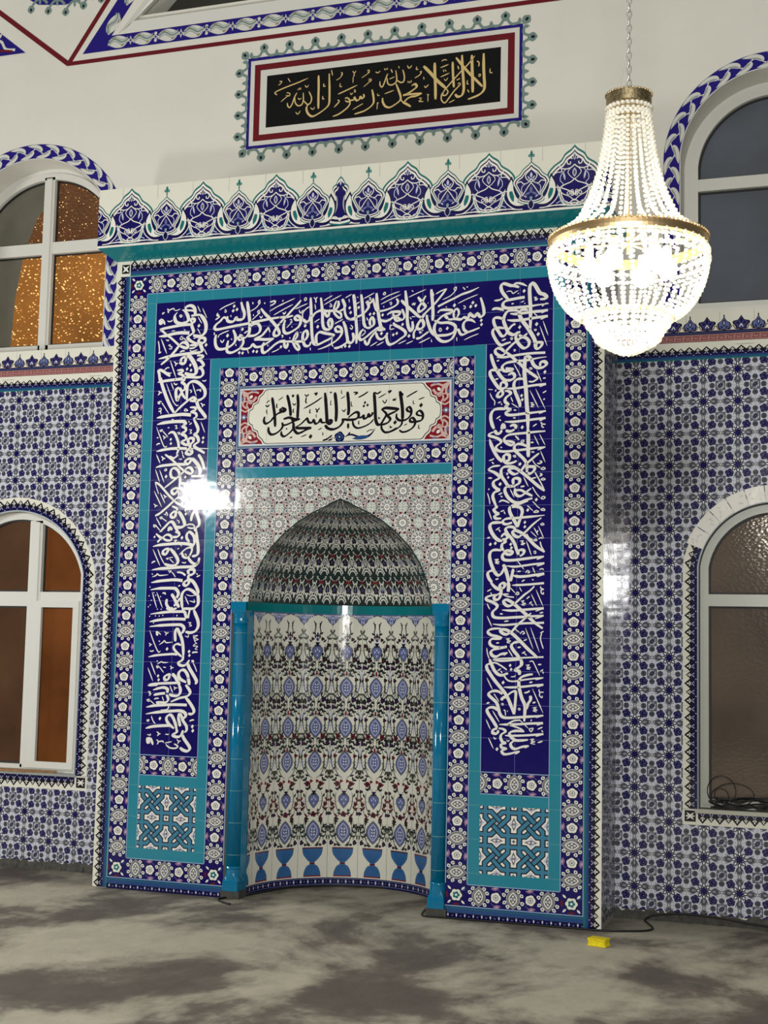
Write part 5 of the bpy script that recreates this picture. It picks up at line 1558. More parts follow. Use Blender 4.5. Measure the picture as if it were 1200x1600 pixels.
INK_R = '''
0 37 193 54 166 43 142 40 111 28 92 28 84 47 92 75 112 103 128 121
3 26 158 44 169 30 189 29 212 35 241 50
1 15 116 78 131 73 147 76 157 89 174 80 189 73
4 12 189 91
4 29 224 78
3 37 228 116 197 118 159 123 120 129 101 141 97 160 113 173 144 176 190 175 252 173 305 167 372 162
0 23 332 176 347 164 366 161
3 26 95 114 85 119 70 124 43 125
0 41 263 312 264 254 263 178 259 120 257 70 262 44 273 35 289 47 304 73 320 97 343 106 358 121 351 132 320 134
0 12 282 120 299 121 288 128 307 131 288 137 303 138
1 19 148 152 163 149
1 15 205 146 225 137
4 12 229 153
3 33 39 182 41 174 59 173 82 178 104 187
2 35 141 209 175 213 229 210 287 206 329 205 367 201
2 35 124 246 161 252 211 251 260 246 306 241 367 237
0 21 329 216 363 201
0 21 325 254 363 237
0 38 191 196 160 189 129 193 110 215 102 245 111 276 123 304 134 324 162 337 185 326 204 322
0 34 134 304 153 282 174 272
0 34 102 241 75 230 48 230 42 249 52 281 72 312 92 340 111 338 123 319
0 34 107 295 76 290 45 296 37 318 50 350 73 385 93 396 116 388 147 380
1 22 92 369 119 359
0 14 143 357 156 355 154 365 145 362
4 29 200 293
0 41 248 194 221 189 198 201 201 228 218 259 242 291 265 327 285 362 296 393 300 416
0 34 285 396 308 390 334 393 331 410 316 425 300 424 289 400
1 15 283 213 306 234
4 31 301 281
4 30 311 341
0 12 284 313 299 312 297 319 288 319
1 14 339 264 370 352
1 14 320 292 365 414
0 37 246 333 227 348 200 362 178 379 155 397 128 423 109 445
0 35 188 330 177 353 189 384 209 408 228 420 251 410 258 384 239 360 212 351 196 338
0 34 117 441 89 417 66 414 54 427 62 446 90 459 117 445
0 12 163 426 176 427 172 435 165 432
2 31 63 467 117 468 194 458 270 453 354 453
0 31 117 437 144 458 179 490 210 518 233 542 264 566 291 586 314 603
0 23 314 604 295 615 280 622 257 619
0 36 28 445 36 479 52 522 76 562 99 593 119 606 142 603
2 33 362 478 309 483 255 492 194 495 137 500 110 510 97 528 106 548 130 553 157 548 156 541 118 537
1 20 63 490 79 485
1 15 168 511 191 552 209 589
0 43 236 468 233 504 231 557 236 614 242 671 247 747 254 823 256 898
0 37 232 472 255 471 271 491 286 522 309 540 340 539 362 522 351 506 328 509 324 531
0 12 260 540 271 538 277 546 266 547 260 540
1 14 304 553 333 624
4 29 353 567
1 18 342 604 359 603
0 35 134 576 157 565 172 577 169 596 146 607 130 606
0 35 91 545 60 542 29 544 25 567 41 598 65 634 85 654 112 651
0 34 88 650 92 623 107 616 123 625 123 644 100 662 77 680 70 699 89 703 104 685 96 658
1 22 55 599 76 594
0 12 15 656 42 659
1 26 56 664 64 666
1 15 25 678 39 709 55 729 53 755
0 35 116 670 135 671 151 687 124 708 117 731 136 751 121 761 136 777 152 783 125 796 133 811 168 814 221 809 274 805 361 797
0 23 320 810 357 796
2 31 123 655 173 657 234 650 291 643 360 639
0 21 322 652 360 639
0 35 226 603 199 601 177 612 169 638 177 676 193 715 205 746 207 768
1 14 155 744 198 772
1 15 151 706 165 738
4 26 216 701
4 26 220 725
1 17 74 741 93 732
1 15 94 741 99 753
1 14 265 672 318 778
1 14 299 664 357 785
0 12 268 746 285 747 274 756 293 758 272 767 289 771
1 18 341 691 364 678
1 20 345 730 355 725
0 37 121 777 90 774 55 778 36 800 33 831 41 865 53 892
1 18 169 784 186 787
1 18 166 831 183 832
1 18 66 834 91 817
1 18 83 836 95 846
2 31 116 852 168 854 237 849 297 843 360 838
0 21 324 854 358 838
4 29 222 888
0 18 335 860 337 871 360 875
0 17 339 875 339 888 351 894
1 18 285 886 309 870
0 38 99 897 107 867 117 894
0 35 149 880 168 873 184 881 180 896
0 35 57 900 69 919 88 920 100 901
0 35 123 905 150 910 176 900
0 31 50 911 26 921 27 933 54 941 85 955 97 973 74 991 66 1006 82 1023 124 1028 185 1024 258 1017 307 1012 360 1008
0 20 314 1024 360 1008
0 30 359 915 306 917 245 922 180 926 138 932 116 951 120 970 139 985 162 992 173 979 146 968 120 966
0 23 181 937 204 961
0 12 213 974 227 963 234 971 223 976 215 974
1 21 272 980 291 978
0 41 256 898 259 955 259 1011 260 1064
1 14 293 937 322 996
1 14 325 932 359 997
1 14 331 1028 360 1096
1 18 93 1003 103 1003
2 35 27 952 39 990 59 1032 83 1067 106 1086
0 35 117 1094 113 1060 128 1045 148 1053 144 1080 125 1083
0 33 117 1090 140 1098 167 1095 192 1084
0 14 167 1056 182 1052 184 1062 171 1060
1 18 25 1080 48 1073 54 1066
1 18 42 1088 56 1100
4 29 211 1104
0 33 250 1001 223 988 193 987 176 1005 185 1028 209 1051 236 1078 251 1105 255 1138
0 36 324 1043 300 1061 273 1083 251 1101 236 1119 214 1149
0 35 253 1153 255 1123 274 1120 297 1124 295 1143 274 1161 257 1157
1 20 277 1034 296 1036
3 14 285 1083 304 1110 334 1129
1 21 326 1086 340 1095 327 1103 312 1102
0 15 334 1136 349 1126 361 1133 350 1139 334 1136
0 33 210 1145 179 1122 145 1117 114 1120 99 1139 103 1173 123 1203 142 1230 161 1234 188 1231
0 33 202 1156 179 1163 156 1151 145 1136 160 1129 187 1129 217 1149 256 1179 301 1218 332 1244 358 1263
0 19 358 1263 339 1222 316 1181 301 1154
1 26 18 1133 49 1115 95 1110
0 34 22 1135 57 1149 84 1169 88 1184 57 1202 54 1224 70 1243 89 1255 62 1266 51 1288 59 1318 71 1345
1 21 21 1182 46 1183
4 21 136 1160
4 21 142 1181
0 35 173 1223 172 1193 191 1186 210 1194 207 1216 180 1230
1 15 233 1179 262 1236
1 20 278 1191 309 1184
1 21 329 1162 342 1168 327 1179
0 15 335 1196 350 1189 361 1196 348 1200 335 1196
1 23 215 1237 241 1233
4 29 94 1219
4 15 27 1248
0 35 184 1236 157 1232 131 1237 123 1259 139 1293 162 1316 185 1328 212 1328 250 1314 287 1305
0 32 184 1245 185 1275 204 1291 227 1287 249 1269 279 1247
0 27 184 1257 219 1257 249 1273 287 1292
1 14 154 1249 179 1298
1 20 85 1281 108 1270
1 18 97 1289 110 1295
3 14 287 1240 310 1277 332 1302
0 15 336 1306 351 1295 362 1302 349 1310 336 1306
4 28 310 1313
1 15 18 1269 30 1307 34 1337
1 23 88 1326 105 1315 128 1319 151 1331
2 30 159 1346 204 1339 261 1318
1 13 287 1322 314 1348
0 33 67 1345 75 1356 58 1367 71 1386 87 1394 64 1405 72 1420 103 1420
1 15 98 1381 121 1372
1 15 119 1379 127 1396
1 15 25 1369 47 1429
0 35 155 1350 152 1376 167 1410 187 1443 200 1471
0 35 167 1357 189 1352 216 1358 228 1380 220 1414 209 1444 202 1471
4 27 260 1373
3 14 258 1347 292 1379
0 15 294 1387 311 1376 324 1383 311 1387 296 1387
3 13 310 1348 333 1365
0 15 335 1372 352 1365 361 1375 348 1376 335 1372
2 31 360 1404 311 1409 251 1414 190 1419 137 1422 114 1435 118 1450 137 1454 168 1445
0 38 107 1444 72 1444 45 1449 36 1468 46 1498 66 1528 89 1547 112 1551
0 35 104 1528 123 1510 142 1521 135 1540 112 1543
1 17 71 1489 96 1472
1 17 88 1483 100 1499
1 21 20 1535 39 1530
4 27 40 1571
4 27 70 1565
0 33 120 1547 131 1558 112 1569 109 1592 120 1607
0 35 105 1607 74 1603 48 1610 37 1633 41 1666 53 1700 72 1737 92 1751 111 1737 122 1711
0 35 120 1614 139 1607 170 1614 166 1629 143 1629 124 1621 113 1640 121 1659 148 1664 193 1662 246 1655 302 1648 358 1642
0 21 317 1659 358 1642
0 33 341 1419 311 1441 282 1466 252 1496 229 1514 207 1529 184 1521 172 1503 180 1492 206 1496 237 1514 267 1540 305 1578 336 1600 362 1616
0 19 362 1616 343 1585 335 1556
0 33 191 1484 172 1471 145 1471 130 1484 142 1510 165 1536 184 1566 196 1599 204 1629
0 34 208 1633 208 1611 227 1603 242 1611 234 1629 216 1640
4 26 162 1571
4 26 166 1592
4 25 244 1444
4 25 244 1470
1 15 297 1474 323 1520
1 18 323 1491 312 1507
3 13 256 1511 271 1533 297 1548
0 15 296 1552 309 1541 316 1550 301 1552
1 12 278 1496 316 1531
1 13 323 1465 357 1539
0 13 336 1456 349 1450 357 1458 343 1461 336 1456
0 15 326 1541 342 1533 348 1541
0 13 216 1553 237 1551 226 1562 247 1566 222 1572 241 1575
1 15 254 1551 285 1637
0 13 296 1616 308 1611 310 1624 298 1622
0 15 66 1660 90 1659 72 1670 95 1673 72 1679 95 1685
2 27 137 1696 186 1701 246 1694 303 1686 361 1681
0 21 318 1697 359 1683
0 38 114 1699 123 1696 133 1718 145 1755 153 1792
0 34 179 1714 172 1748 164 1785
2 34 175 1751 209 1758 255 1756 303 1749 361 1741
0 21 318 1758 359 1743
0 33 72 1722 42 1726 27 1741 35 1770 54 1792
3 13 205 1670 243 1718
0 15 251 1736 264 1723 275 1734 262 1736
1 15 292 1703 307 1738
1 19 203 1729 224 1727
0 15 333 1718 348 1712 357 1719
1 21 73 1776 92 1770
1 18 229 1788 247 1775
1 15 289 1775 300 1777
0 35 46 1792 62 1811 81 1826 100 1833 123 1822 130 1803 115 1796 100 1811 108 1837 105 1866 94 1888 75 1892 67 1878 86 1863 108 1851
0 19 116 1859 147 1873 186 1877
0 18 124 1859 154 1860
0 39 149 1792 153 1818 150 1846
2 28 172 1808 229 1806 285 1802 360 1795
1 17 24 1845 51 1831
1 15 47 1850 51 1863
0 33 78 1863 44 1870 21 1880 25 1895 60 1907 86 1926 79 1944 60 1963 61 1985 80 1996 129 1997 197 1992 269 1988 310 1984 360 1981
0 19 310 1998 358 1983
0 34 304 1813 278 1839 248 1861 219 1887 189 1913 155 1928 132 1918 124 1899 143 1892 173 1906 196 1924 227 1950 257 1975 284 2000 314 2026 355 2054
3 13 165 1825 192 1853
0 15 192 1862 207 1847 213 1858 199 1864
1 13 216 1819 231 1845
1 16 258 1887 278 1870
0 12 226 1900 245 1896 234 1907 255 1913 230 1919 251 1924
1 18 275 1914 290 1901
1 15 286 1912 298 1927
1 13 286 1857 320 1927
1 13 314 1833 356 1928
0 16 341 1813 342 1824 358 1831 344 1835 346 1853 357 1857 357 1846
1 17 25 1915 43 1950
1 19 102 1973 121 1975
2 30 115 1951 174 1954 249 1948 306 1943 360 1939
0 18 313 1956 358 1939
1 19 336 1967 358 1961
0 34 287 1967 261 1990 235 2012 209 2034 187 2060 168 2079 142 2091 119 2084 107 2069 123 2063 149 2068 172 2083 199 2104 237 2140 274 2176 312 2208 327 2222
2 27 61 2033 118 2038 183 2033 250 2026 310 2024 362 2021
1 19 128 2017 156 2013
1 15 26 1987 56 2048
0 31 111 2058 73 2059 43 2066 33 2081 51 2096 85 2103 112 2113 93 2117 59 2118 44 2136 52 2155 78 2165 113 2166 146 2158
3 13 194 2060 221 2080
0 15 223 2087 238 2072 249 2083 236 2089
1 13 254 2052 301 2172
1 13 284 2048 338 2191
0 15 341 2080 361 2070
0 16 350 2080 343 2109 349 2138 360 2169
0 13 140 2118 161 2116 148 2125 169 2129 146 2136 165 2141
1 19 82 2143 101 2139
1 16 244 2125 264 2118
0 34 221 2133 191 2137 173 2156 188 2185 207 2206 223 2228
1 21 209 2166 229 2162
0 34 147 2164 101 2172 67 2180 52 2195 60 2213 83 2220 113 2205 151 2197
0 16 128 2212 151 2197
1 15 154 2176 183 2220
1 18 235 2199 256 2187
1 15 248 2196 264 2209
1 15 27 2170 33 2207 45 2236
2 22 64 2233 177 2227 271 2221 361 2216
2 27 64 2239 121 2243 178 2238 223 2233
0 38 230 2231 234 2261 216 2279 197 2292 220 2301 222 2321
0 34 45 2236 57 2265 76 2301 99 2322 122 2325 141 2318 156 2314
0 22 141 2318 134 2329 156 2354 194 2358 254 2347 310 2339 362 2333
0 18 317 2346 362 2333
0 22 53 2258 80 2255 106 2267 129 2281 148 2294
0 34 53 2258 30 2269 31 2291 50 2320 77 2356 108 2391 139 2427 158 2459 177 2502 193 2545
1 16 93 2301 114 2287
1 16 111 2300 122 2313
4 25 167 2268
4 25 173 2291
1 13 171 2333 194 2331 197 2322
0 13 259 2265 279 2263 266 2276 287 2277 264 2285 285 2288
1 15 279 2245 298 2241 313 2266 341 2323
1 21 329 2260 350 2258
1 16 343 2298 361 2286
1 15 356 2297 363 2310
0 35 300 2315 269 2320 235 2333 220 2355 221 2388 229 2424 240 2457 256 2492 256 2539 253 2583
0 34 287 2437 289 2459 274 2484 265 2514
4 28 127 2367
1 15 30 2342 65 2409
1 22 280 2363 299 2359
2 28 131 2393 180 2393 247 2387 310 2378 362 2373
0 18 325 2387 362 2373
0 33 124 2433 101 2419 74 2416 48 2426 44 2441 67 2462 90 2483 102 2516 110 2544 125 2562 152 2567 204 2563 264 2557 316 2552 364 2546
0 18 320 2559 364 2546
0 42 117 2468 128 2453 143 2449
0 30 150 2445 169 2426 191 2415 202 2421 201 2458 198 2501 195 2545
3 13 74 2433 105 2477
0 12 117 2488 128 2486 128 2495 119 2493
1 22 251 2422 270 2418 284 2408
0 15 338 2399 340 2414 364 2415
0 15 342 2417 341 2435 354 2446 357 2435
1 15 299 2397 362 2532
1 21 300 2478 319 2472
0 13 300 2505 323 2503 308 2512 328 2517 304 2521 325 2528
0 12 215 2514 226 2510 228 2519 217 2519
0 15 132 2525 140 2525 144 2554
1 12 155 2525 155 2532
1 21 30 2489 49 2483
0 33 98 2527 76 2511 49 2512 34 2525 42 2547 65 2579 84 2607 96 2625
1 15 66 2528 107 2592
1 15 29 2580 56 2637
2 30 107 2606 163 2604 227 2600 287 2594 362 2589
0 18 327 2602 362 2589
0 22 231 2578 197 2581 171 2593 160 2604 197 2614 235 2627 254 2642
3 13 223 2573 279 2623
0 15 281 2625 305 2620 294 2639 281 2625
4 15 294 2576
1 18 331 2625 361 2611
1 15 354 2629 363 2640
0 34 96 2629 73 2637 70 2655 93 2658 104 2639
0 30 104 2628 130 2631 145 2645 123 2660 116 2679 127 2703 146 2710 120 2718 124 2736 150 2742 124 2754 136 2772 166 2770 207 2758 229 2753
2 27 142 2667 183 2667 258 2662 313 2656 365 2650
0 18 321 2665 365 2650
0 32 254 2640 213 2638 183 2643 168 2655 176 2672 202 2691 239 2691 276 2686
0 32 198 2693 176 2712 184 2734 206 2740 243 2727 282 2720
1 15 258 2734 282 2720
0 29 203 2769 229 2753
0 13 151 2692 161 2700 168 2691
4 28 96 2746
1 15 44 2683 75 2745
1 16 76 2677 82 2689 91 2683
0 13 288 2684 310 2681 295 2693 317 2695 292 2704 318 2710
1 20 332 2700 362 2690
'''
INK_T = '''
1 17 49 74 88 53 159 29
0 19 40 92 32 104 48 105
1 22 22 136 55 116
0 26 30 106 50 113
0 14 87 80 91 74 98 85 90 91 85 84
4 31 151 55
4 31 145 84
4 31 171 77
0 39 199 31 209 65 223 103 220 131 207 143 176 143 167 128 154 148 136 155 114 150 105 137 108 117
0 38 105 137 82 123 56 147 30 166 19 186 35 199 93 192 155 183 226 175 287 166 352 157 418 149 504 142
1 15 130 110 131 124
0 41 241 30 249 76 257 125 263 171 262 216 259 244
1 20 278 36 281 51
0 17 314 41 326 27 327 50 314 41
3 15 325 49 302 75 263 95
0 17 311 104 324 92 327 113 314 106
3 15 325 111 303 130 278 151
1 15 285 115 288 127
1 17 330 128 339 142 349 127
1 20 360 43 362 54
0 25 397 44 432 36
3 25 432 36 428 54 398 68
1 15 394 103 442 79 501 52
1 15 424 129 464 109 503 91
0 37 337 81 364 115 396 146 423 176 445 202 464 235 464 255 439 262 429 245 446 210 471 179 496 152
4 17 484 41
1 17 486 114 495 131
0 36 262 199 287 180 318 178 336 204 329 232 299 250 264 253 246 252
3 29 260 228 246 252 220 271
0 29 229 263 202 253 184 257 194 274 211 270 211 250 193 241
0 36 220 263 221 295 204 323 174 342 139 353 112 343 111 306 118 274
1 22 225 234 251 219
4 31 213 207
0 38 149 207 166 247 163 284 133 311 89 326 49 324 30 298 26 261 32 232
1 19 18 215 19 235
1 17 52 235 81 222 121 210
3 15 52 235 44 253
4 34 111 242
1 19 62 267 76 284 89 264
1 21 140 262 140 271
1 15 170 297 173 313
0 39 393 203 368 234 343 257 299 275 334 277 378 281 430 278
0 34 430 278 392 300 349 322 310 325 287 307 275 323 249 334 218 332 204 319
0 22 393 207 403 236
4 29 196 356
4 29 219 359
4 29 293 352
4 29 317 355
1 15 251 338 261 365
0 39 509 294 474 299 440 315 406 342 372 364 355 355 353 323 366 299
1 13 388 312 391 327
1 15 418 365 450 354 471 343
4 29 480 333
0 15 486 257 493 267 484 271
1 15 459 74 510 51 566 30
1 15 460 109 511 87 554 68
1 19 486 114 497 125 508 110
4 13 484 41
0 38 607 45 580 75 546 106 517 137 488 163 462 190
0 29 461 145 509 148 556 139
0 37 505 164 495 196 498 237 520 250 559 236 597 210 609 178 604 154 582 142 569 152 578 168 604 170
0 13 535 166 546 163 549 183 538 176
3 13 544 183 532 198 513 215
1 15 549 207 552 214
0 15 630 34 641 32 643 45 631 48 630 34
1 15 570 99 606 85 653 68
1 18 594 105 607 126 624 106
0 37 671 32 675 93 679 158 682 215 688 280 698 320 720 334
0 20 666 89 641 103 620 130 623 167
0 37 623 167 647 185 668 170 676 138
0 37 685 159 701 135 727 121 752 118 778 124 828 123 845 112 857 92 856 64
1 18 692 32 705 43 716 31
0 22 705 43 708 67
1 15 700 75 707 111
0 37 739 37 747 90 753 138 754 187 763 227 785 241 810 234 818 206 813 182 800 177 792 201 802 230
1 15 759 58 784 44 817 28
1 15 760 84 814 57 876 29
0 15 802 77 813 92 807 99 798 91
0 28 844 63 832 91 828 119 833 143 859 169 876 170 873 145 845 128 828 123
0 33 761 123 778 152 791 157 799 129
0 36 866 129 891 118 899 99 890 74 881 54
0 28 899 107 900 139 914 172 939 185 973 187
1 15 900 49 923 38 942 29
4 28 931 113
4 28 938 143
1 13 925 56 928 79
0 38 954 30 964 83 972 143
1 15 699 190 736 170
4 32 639 208
4 31 723 219
1 15 833 209 864 193 891 181
0 36 720 334 714 297 718 269 739 254 781 265 837 276
0 36 837 276 808 298 766 316 732 330 707 329
2 33 727 362 767 352 817 331 858 305 883 270 878 238 856 225 840 236 849 256 878 258
3 18 824 283 817 327 830 351
0 36 891 195 907 235 916 280 922 320 901 339 864 357 835 359
0 36 917 308 930 328 951 330 963 302 954 270
0 15 940 221 953 234 947 248 936 237
4 28 908 351
4 28 935 353
1 15 883 348 889 364
0 36 681 311 669 335 643 334 630 309 624 276 632 248 649 241 658 266 646 293 625 304 587 306 539 302 466 302
0 28 585 242 568 273 561 305 575 338 597 359 605 348 591 323 561 305
0 28 585 242 588 270 573 294
0 34 501 306 506 331 519 339 527 311
4 13 611 249
1 15 536 275 541 286
0 17 482 258 491 269 484 275
1 15 534 356 537 366
1 15 678 347 678 366
4 25 480 333
0 36 954 34 962 83 969 143 975 199 981 263 980 339
0 25 968 67 956 42
1 15 980 46 984 54
1 15 974 92 995 79
4 28 990 114
0 36 1004 33 1012 86 1017 138 1023 186 1027 218 1040 243
0 36 931 185 972 175 1009 162 1034 143 1054 116 1049 92 1041 80 1058 93 1074 82 1082 66
1 15 1022 61 1057 45 1089 29
0 15 1055 59 1065 59 1065 71 1055 71
0 29 1082 62 1091 99 1104 135 1125 145 1162 141 1203 129 1235 112 1243 92 1232 74
0 39 1104 32 1109 92 1117 148 1126 200 1140 248 1165 262
0 15 1147 35 1160 31 1160 43 1150 45 1147 35
1 15 1130 77 1185 51 1254 30
1 15 1132 103 1193 77 1260 50
0 15 1188 99 1200 96 1202 106 1192 109
1 13 1151 114 1153 124
4 28 1065 161
4 28 1090 158
4 28 1146 170
1 15 1043 179 1052 200
0 34 1040 243 1065 244 1090 226 1089 198 1076 181 1064 205 1069 233
0 37 1175 171 1199 157 1236 155 1257 160 1245 179 1216 186 1196 200 1164 210 1130 200
0 27 1216 158 1216 178 1241 191 1270 208 1286 190 1277 158 1269 141
0 32 1221 190 1237 211 1262 208
0 36 1140 241 1111 251 1078 273 1046 299 1013 317 998 304 1004 273 1024 250
0 15 1024 262 1033 260 1035 274 1013 293
0 32 1115 255 1132 264 1156 261
0 32 1111 263 1087 289 1067 316 1055 347 1039 338 1034 318
0 32 1107 278 1116 307 1137 320 1162 309 1182 282
4 31 1141 284
1 15 1070 360 1117 334
1 15 1111 358 1158 336
0 16 1197 232 1195 248 1198 262 1222 259
1 15 1191 239 1213 237
4 27 1217 296
4 27 1239 289
0 35 1177 282 1176 322 1191 354 1224 348 1260 326 1292 304 1292 281 1259 255 1226 237 1217 221
4 27 1275 236
1 14 1249 355 1301 334
1 14 1299 358 1344 340
0 37 1289 28 1296 84 1303 143 1304 203 1311 250 1328 279 1340 260 1337 220
0 35 1263 86 1301 124 1342 161 1383 199
1 14 1329 29 1340 39
1 14 1310 71 1364 49 1420 29
0 14 1335 110 1335 120 1345 110 1347 122 1355 107
0 35 1369 73 1385 93 1406 118 1418 135 1403 153 1379 164 1374 140 1394 110 1419 68
0 21 1341 106 1341 108
1 14 1320 194 1331 208
1 13 1331 192 1355 192
0 37 1383 191 1404 224 1409 252 1389 270 1368 265 1372 242 1392 212 1423 170
4 30 1317 309
0 27 1360 269 1347 295 1349 327
1 18 1385 284 1397 294
1 14 1382 356 1426 339
1 14 1432 112 1436 116
0 38 1453 31 1458 78 1463 126 1466 181 1464 224
0 22 1455 39 1470 71
1 19 1481 62 1513 46 1549 33
0 33 1549 33 1526 63 1498 96 1471 126 1439 155 1411 181 1395 200
2 34 1749 38 1696 60 1645 74 1598 95 1550 115 1497 139
0 16 1593 36 1609 27 1605 48 1593 38
3 14 1605 48 1574 78 1524 100
1 17 1650 30 1665 48
1 17 1672 33 1682 30
1 14 1620 129 1677 104 1744 81
4 32 1599 138
4 30 1713 129
4 30 1700 152
4 30 1731 148
0 14 1654 145 1666 150 1664 163 1655 161
1 14 1547 142 1551 149
0 36 1760 101 1772 137 1781 176 1781 203 1762 218 1746 201 1738 197 1726 215 1703 202 1695 194 1683 221 1659 215 1640 226 1600 220 1584 223 1560 221
0 36 1496 178 1511 164 1543 162 1583 168 1576 183 1548 189 1520 203 1493 229 1477 259 1478 295 1494 327 1523 352 1559 354 1590 336 1609 298 1609 267
0 35 1540 197 1560 217
0 27 1600 220 1595 188 1607 162 1623 167 1627 190 1616 213
0 36 1476 224 1513 240 1561 241 1597 255 1609 275 1597 301 1562 315 1522 317 1486 315 1458 290 1441 250 1430 214 1427 186
4 30 1557 276
0 14 1511 269 1521 281 1516 291 1506 285 1511 271
0 30 1613 294 1625 287 1637 311 1653 320 1688 306 1720 296 1757 283
2 34 1731 251 1703 233 1672 236 1656 258 1661 289 1681 306
4 28 1766 239
4 28 1768 264
1 14 1662 353 1705 334 1752 319
1 14 1616 333 1618 357
1 14 1458 337 1461 356
1 16 1381 285 1389 300
1 14 1397 282 1409 277
0 35 1362 328 1386 325 1414 307 1441 289
1 14 1380 356 1418 340 1452 326
'''
INK_G = '''
0 20 92 50 111 50
3 16 111 52 102 65 84 76
1 18 152 33 172 64
2 24 301 50 228 73 145 94 71 117
0 22 71 117 60 127 77 142
0 18 146 134 170 142 166 159 142 152
3 16 161 154 133 173 106 194
1 18 227 117 232 126
1 18 238 109 239 125
1 16 248 110 248 126
1 18 277 96 291 113 305 99
0 25 221 143 203 176 190 215 173 239 158 229 153 206
0 25 207 164 209 204 228 232 256 231 269 201 267 148
1 18 229 179 241 192 254 182
0 25 271 202 297 231 320 225 328 190 308 144
0 34 374 41 377 117 377 183 379 271
1 20 413 99 413 121 427 118
1 20 408 186 409 208 420 205
0 31 450 37 454 117 456 187 453 248 422 280 377 306 336 319 304 294 293 257 306 232
1 18 321 256 340 271 353 255
1 18 215 275 232 292 250 270
1 20 465 12 475 55
0 18 534 38 545 48 534 56
3 16 546 53 526 77 501 89
1 18 615 39 629 54 640 40
1 21 627 54 627 80
1 16 621 75 620 123
1 18 531 112 530 136 545 136
1 25 515 187 569 169 651 140
0 19 719 47 732 49 732 62 721 58
3 14 732 64 706 80 679 95
0 18 729 109 747 111 745 124 729 118
3 14 745 120 721 139 694 158
1 20 627 172 637 173 637 186 628 181
0 16 603 186 610 200 621 189
0 25 566 222 584 219 600 243 584 246 568 235
0 27 597 225 603 256 590 281 554 308 519 326 483 335
0 30 598 238 629 237 633 220 647 244 669 238 674 221 687 235 700 224 696 206
3 16 693 271 662 285 622 304
1 25 514 225 525 239 490 274
0 30 755 182 765 227 768 270 747 298 707 320 672 329 636 336
1 16 794 213 796 228 810 227
0 19 791 277 804 279
3 16 795 278 792 323
1 19 777 63 791 73 810 62
1 16 837 48 844 62
1 16 848 49 852 61
1 14 859 46 860 60
1 23 883 58 895 85
1 16 936 43 941 61
0 25 862 86 849 119 837 152 824 173 810 158 810 132
0 25 858 116 863 151 881 166 908 161 925 137 917 71
1 18 872 126 911 113
0 26 925 137 952 157 973 151 977 117 965 72
1 19 841 222 909 204
0 30 921 162 939 208 954 252 950 278 919 300 880 317 849 305 831 273 830 247
0 24 954 270 976 298 1016 324
1 21 996 46 1008 67 1028 50
1 19 1061 62 1058 82 1073 81
0 21 1082 102 1093 100 1088 114
3 19 1091 112 1073 127 1047 138
1 18 1108 137 1112 157
1 16 1001 153 1006 168
1 16 1013 154 1016 169
1 16 1024 150 1025 167
0 35 1028 188 1051 179 1063 197 1046 213 1012 232 971 250
0 33 971 244 1023 244 1099 247
0 32 1099 247 1059 260 1024 262 995 276 972 302
0 30 984 297 1025 328
1 21 1115 198 1124 210 1144 192
0 16 1079 277 1100 279
0 18 1097 287 1080 299 1109 303
0 18 1134 257 1148 264
3 16 1140 263 1141 309
0 42 1107 65 1154 116 1201 173 1260 231
0 41 1182 51 1185 131 1190 218 1192 298
0 25 1260 231 1275 256 1261 277 1241 275 1249 247 1277 216 1316 175 1361 130 1406 89 1450 38
1 21 1220 90 1277 74
1 21 1221 153 1284 132
1 18 1228 48 1245 39 1265 44
1 16 1240 104 1246 122
1 16 1252 105 1261 120
1 16 1247 167 1259 180 1273 162
0 34 1303 60 1307 146 1314 232
1 25 1337 90 1346 116
0 39 1365 22 1369 102 1376 182 1380 251 1369 289 1341 297 1323 278
0 34 1325 34 1372 97 1424 160 1464 204 1504 248
0 41 1430 30 1434 121 1438 201 1440 280
1 21 1330 186 1356 177
0 18 1339 209 1354 208 1354 222 1340 221
0 25 1351 225 1317 255 1284 297 1256 328 1233 308 1232 274 1249 247
1 18 1282 331 1321 315
1 20 1404 194 1402 217 1413 221
1 20 1405 257 1417 278
0 23 1465 74 1479 87 1477 112
0 18 1475 166 1489 165 1486 178 1475 174
0 41 1509 28 1510 113 1514 187 1518 244 1510 277 1477 302 1409 322
1 20 1553 133 1553 161 1570 163
'''
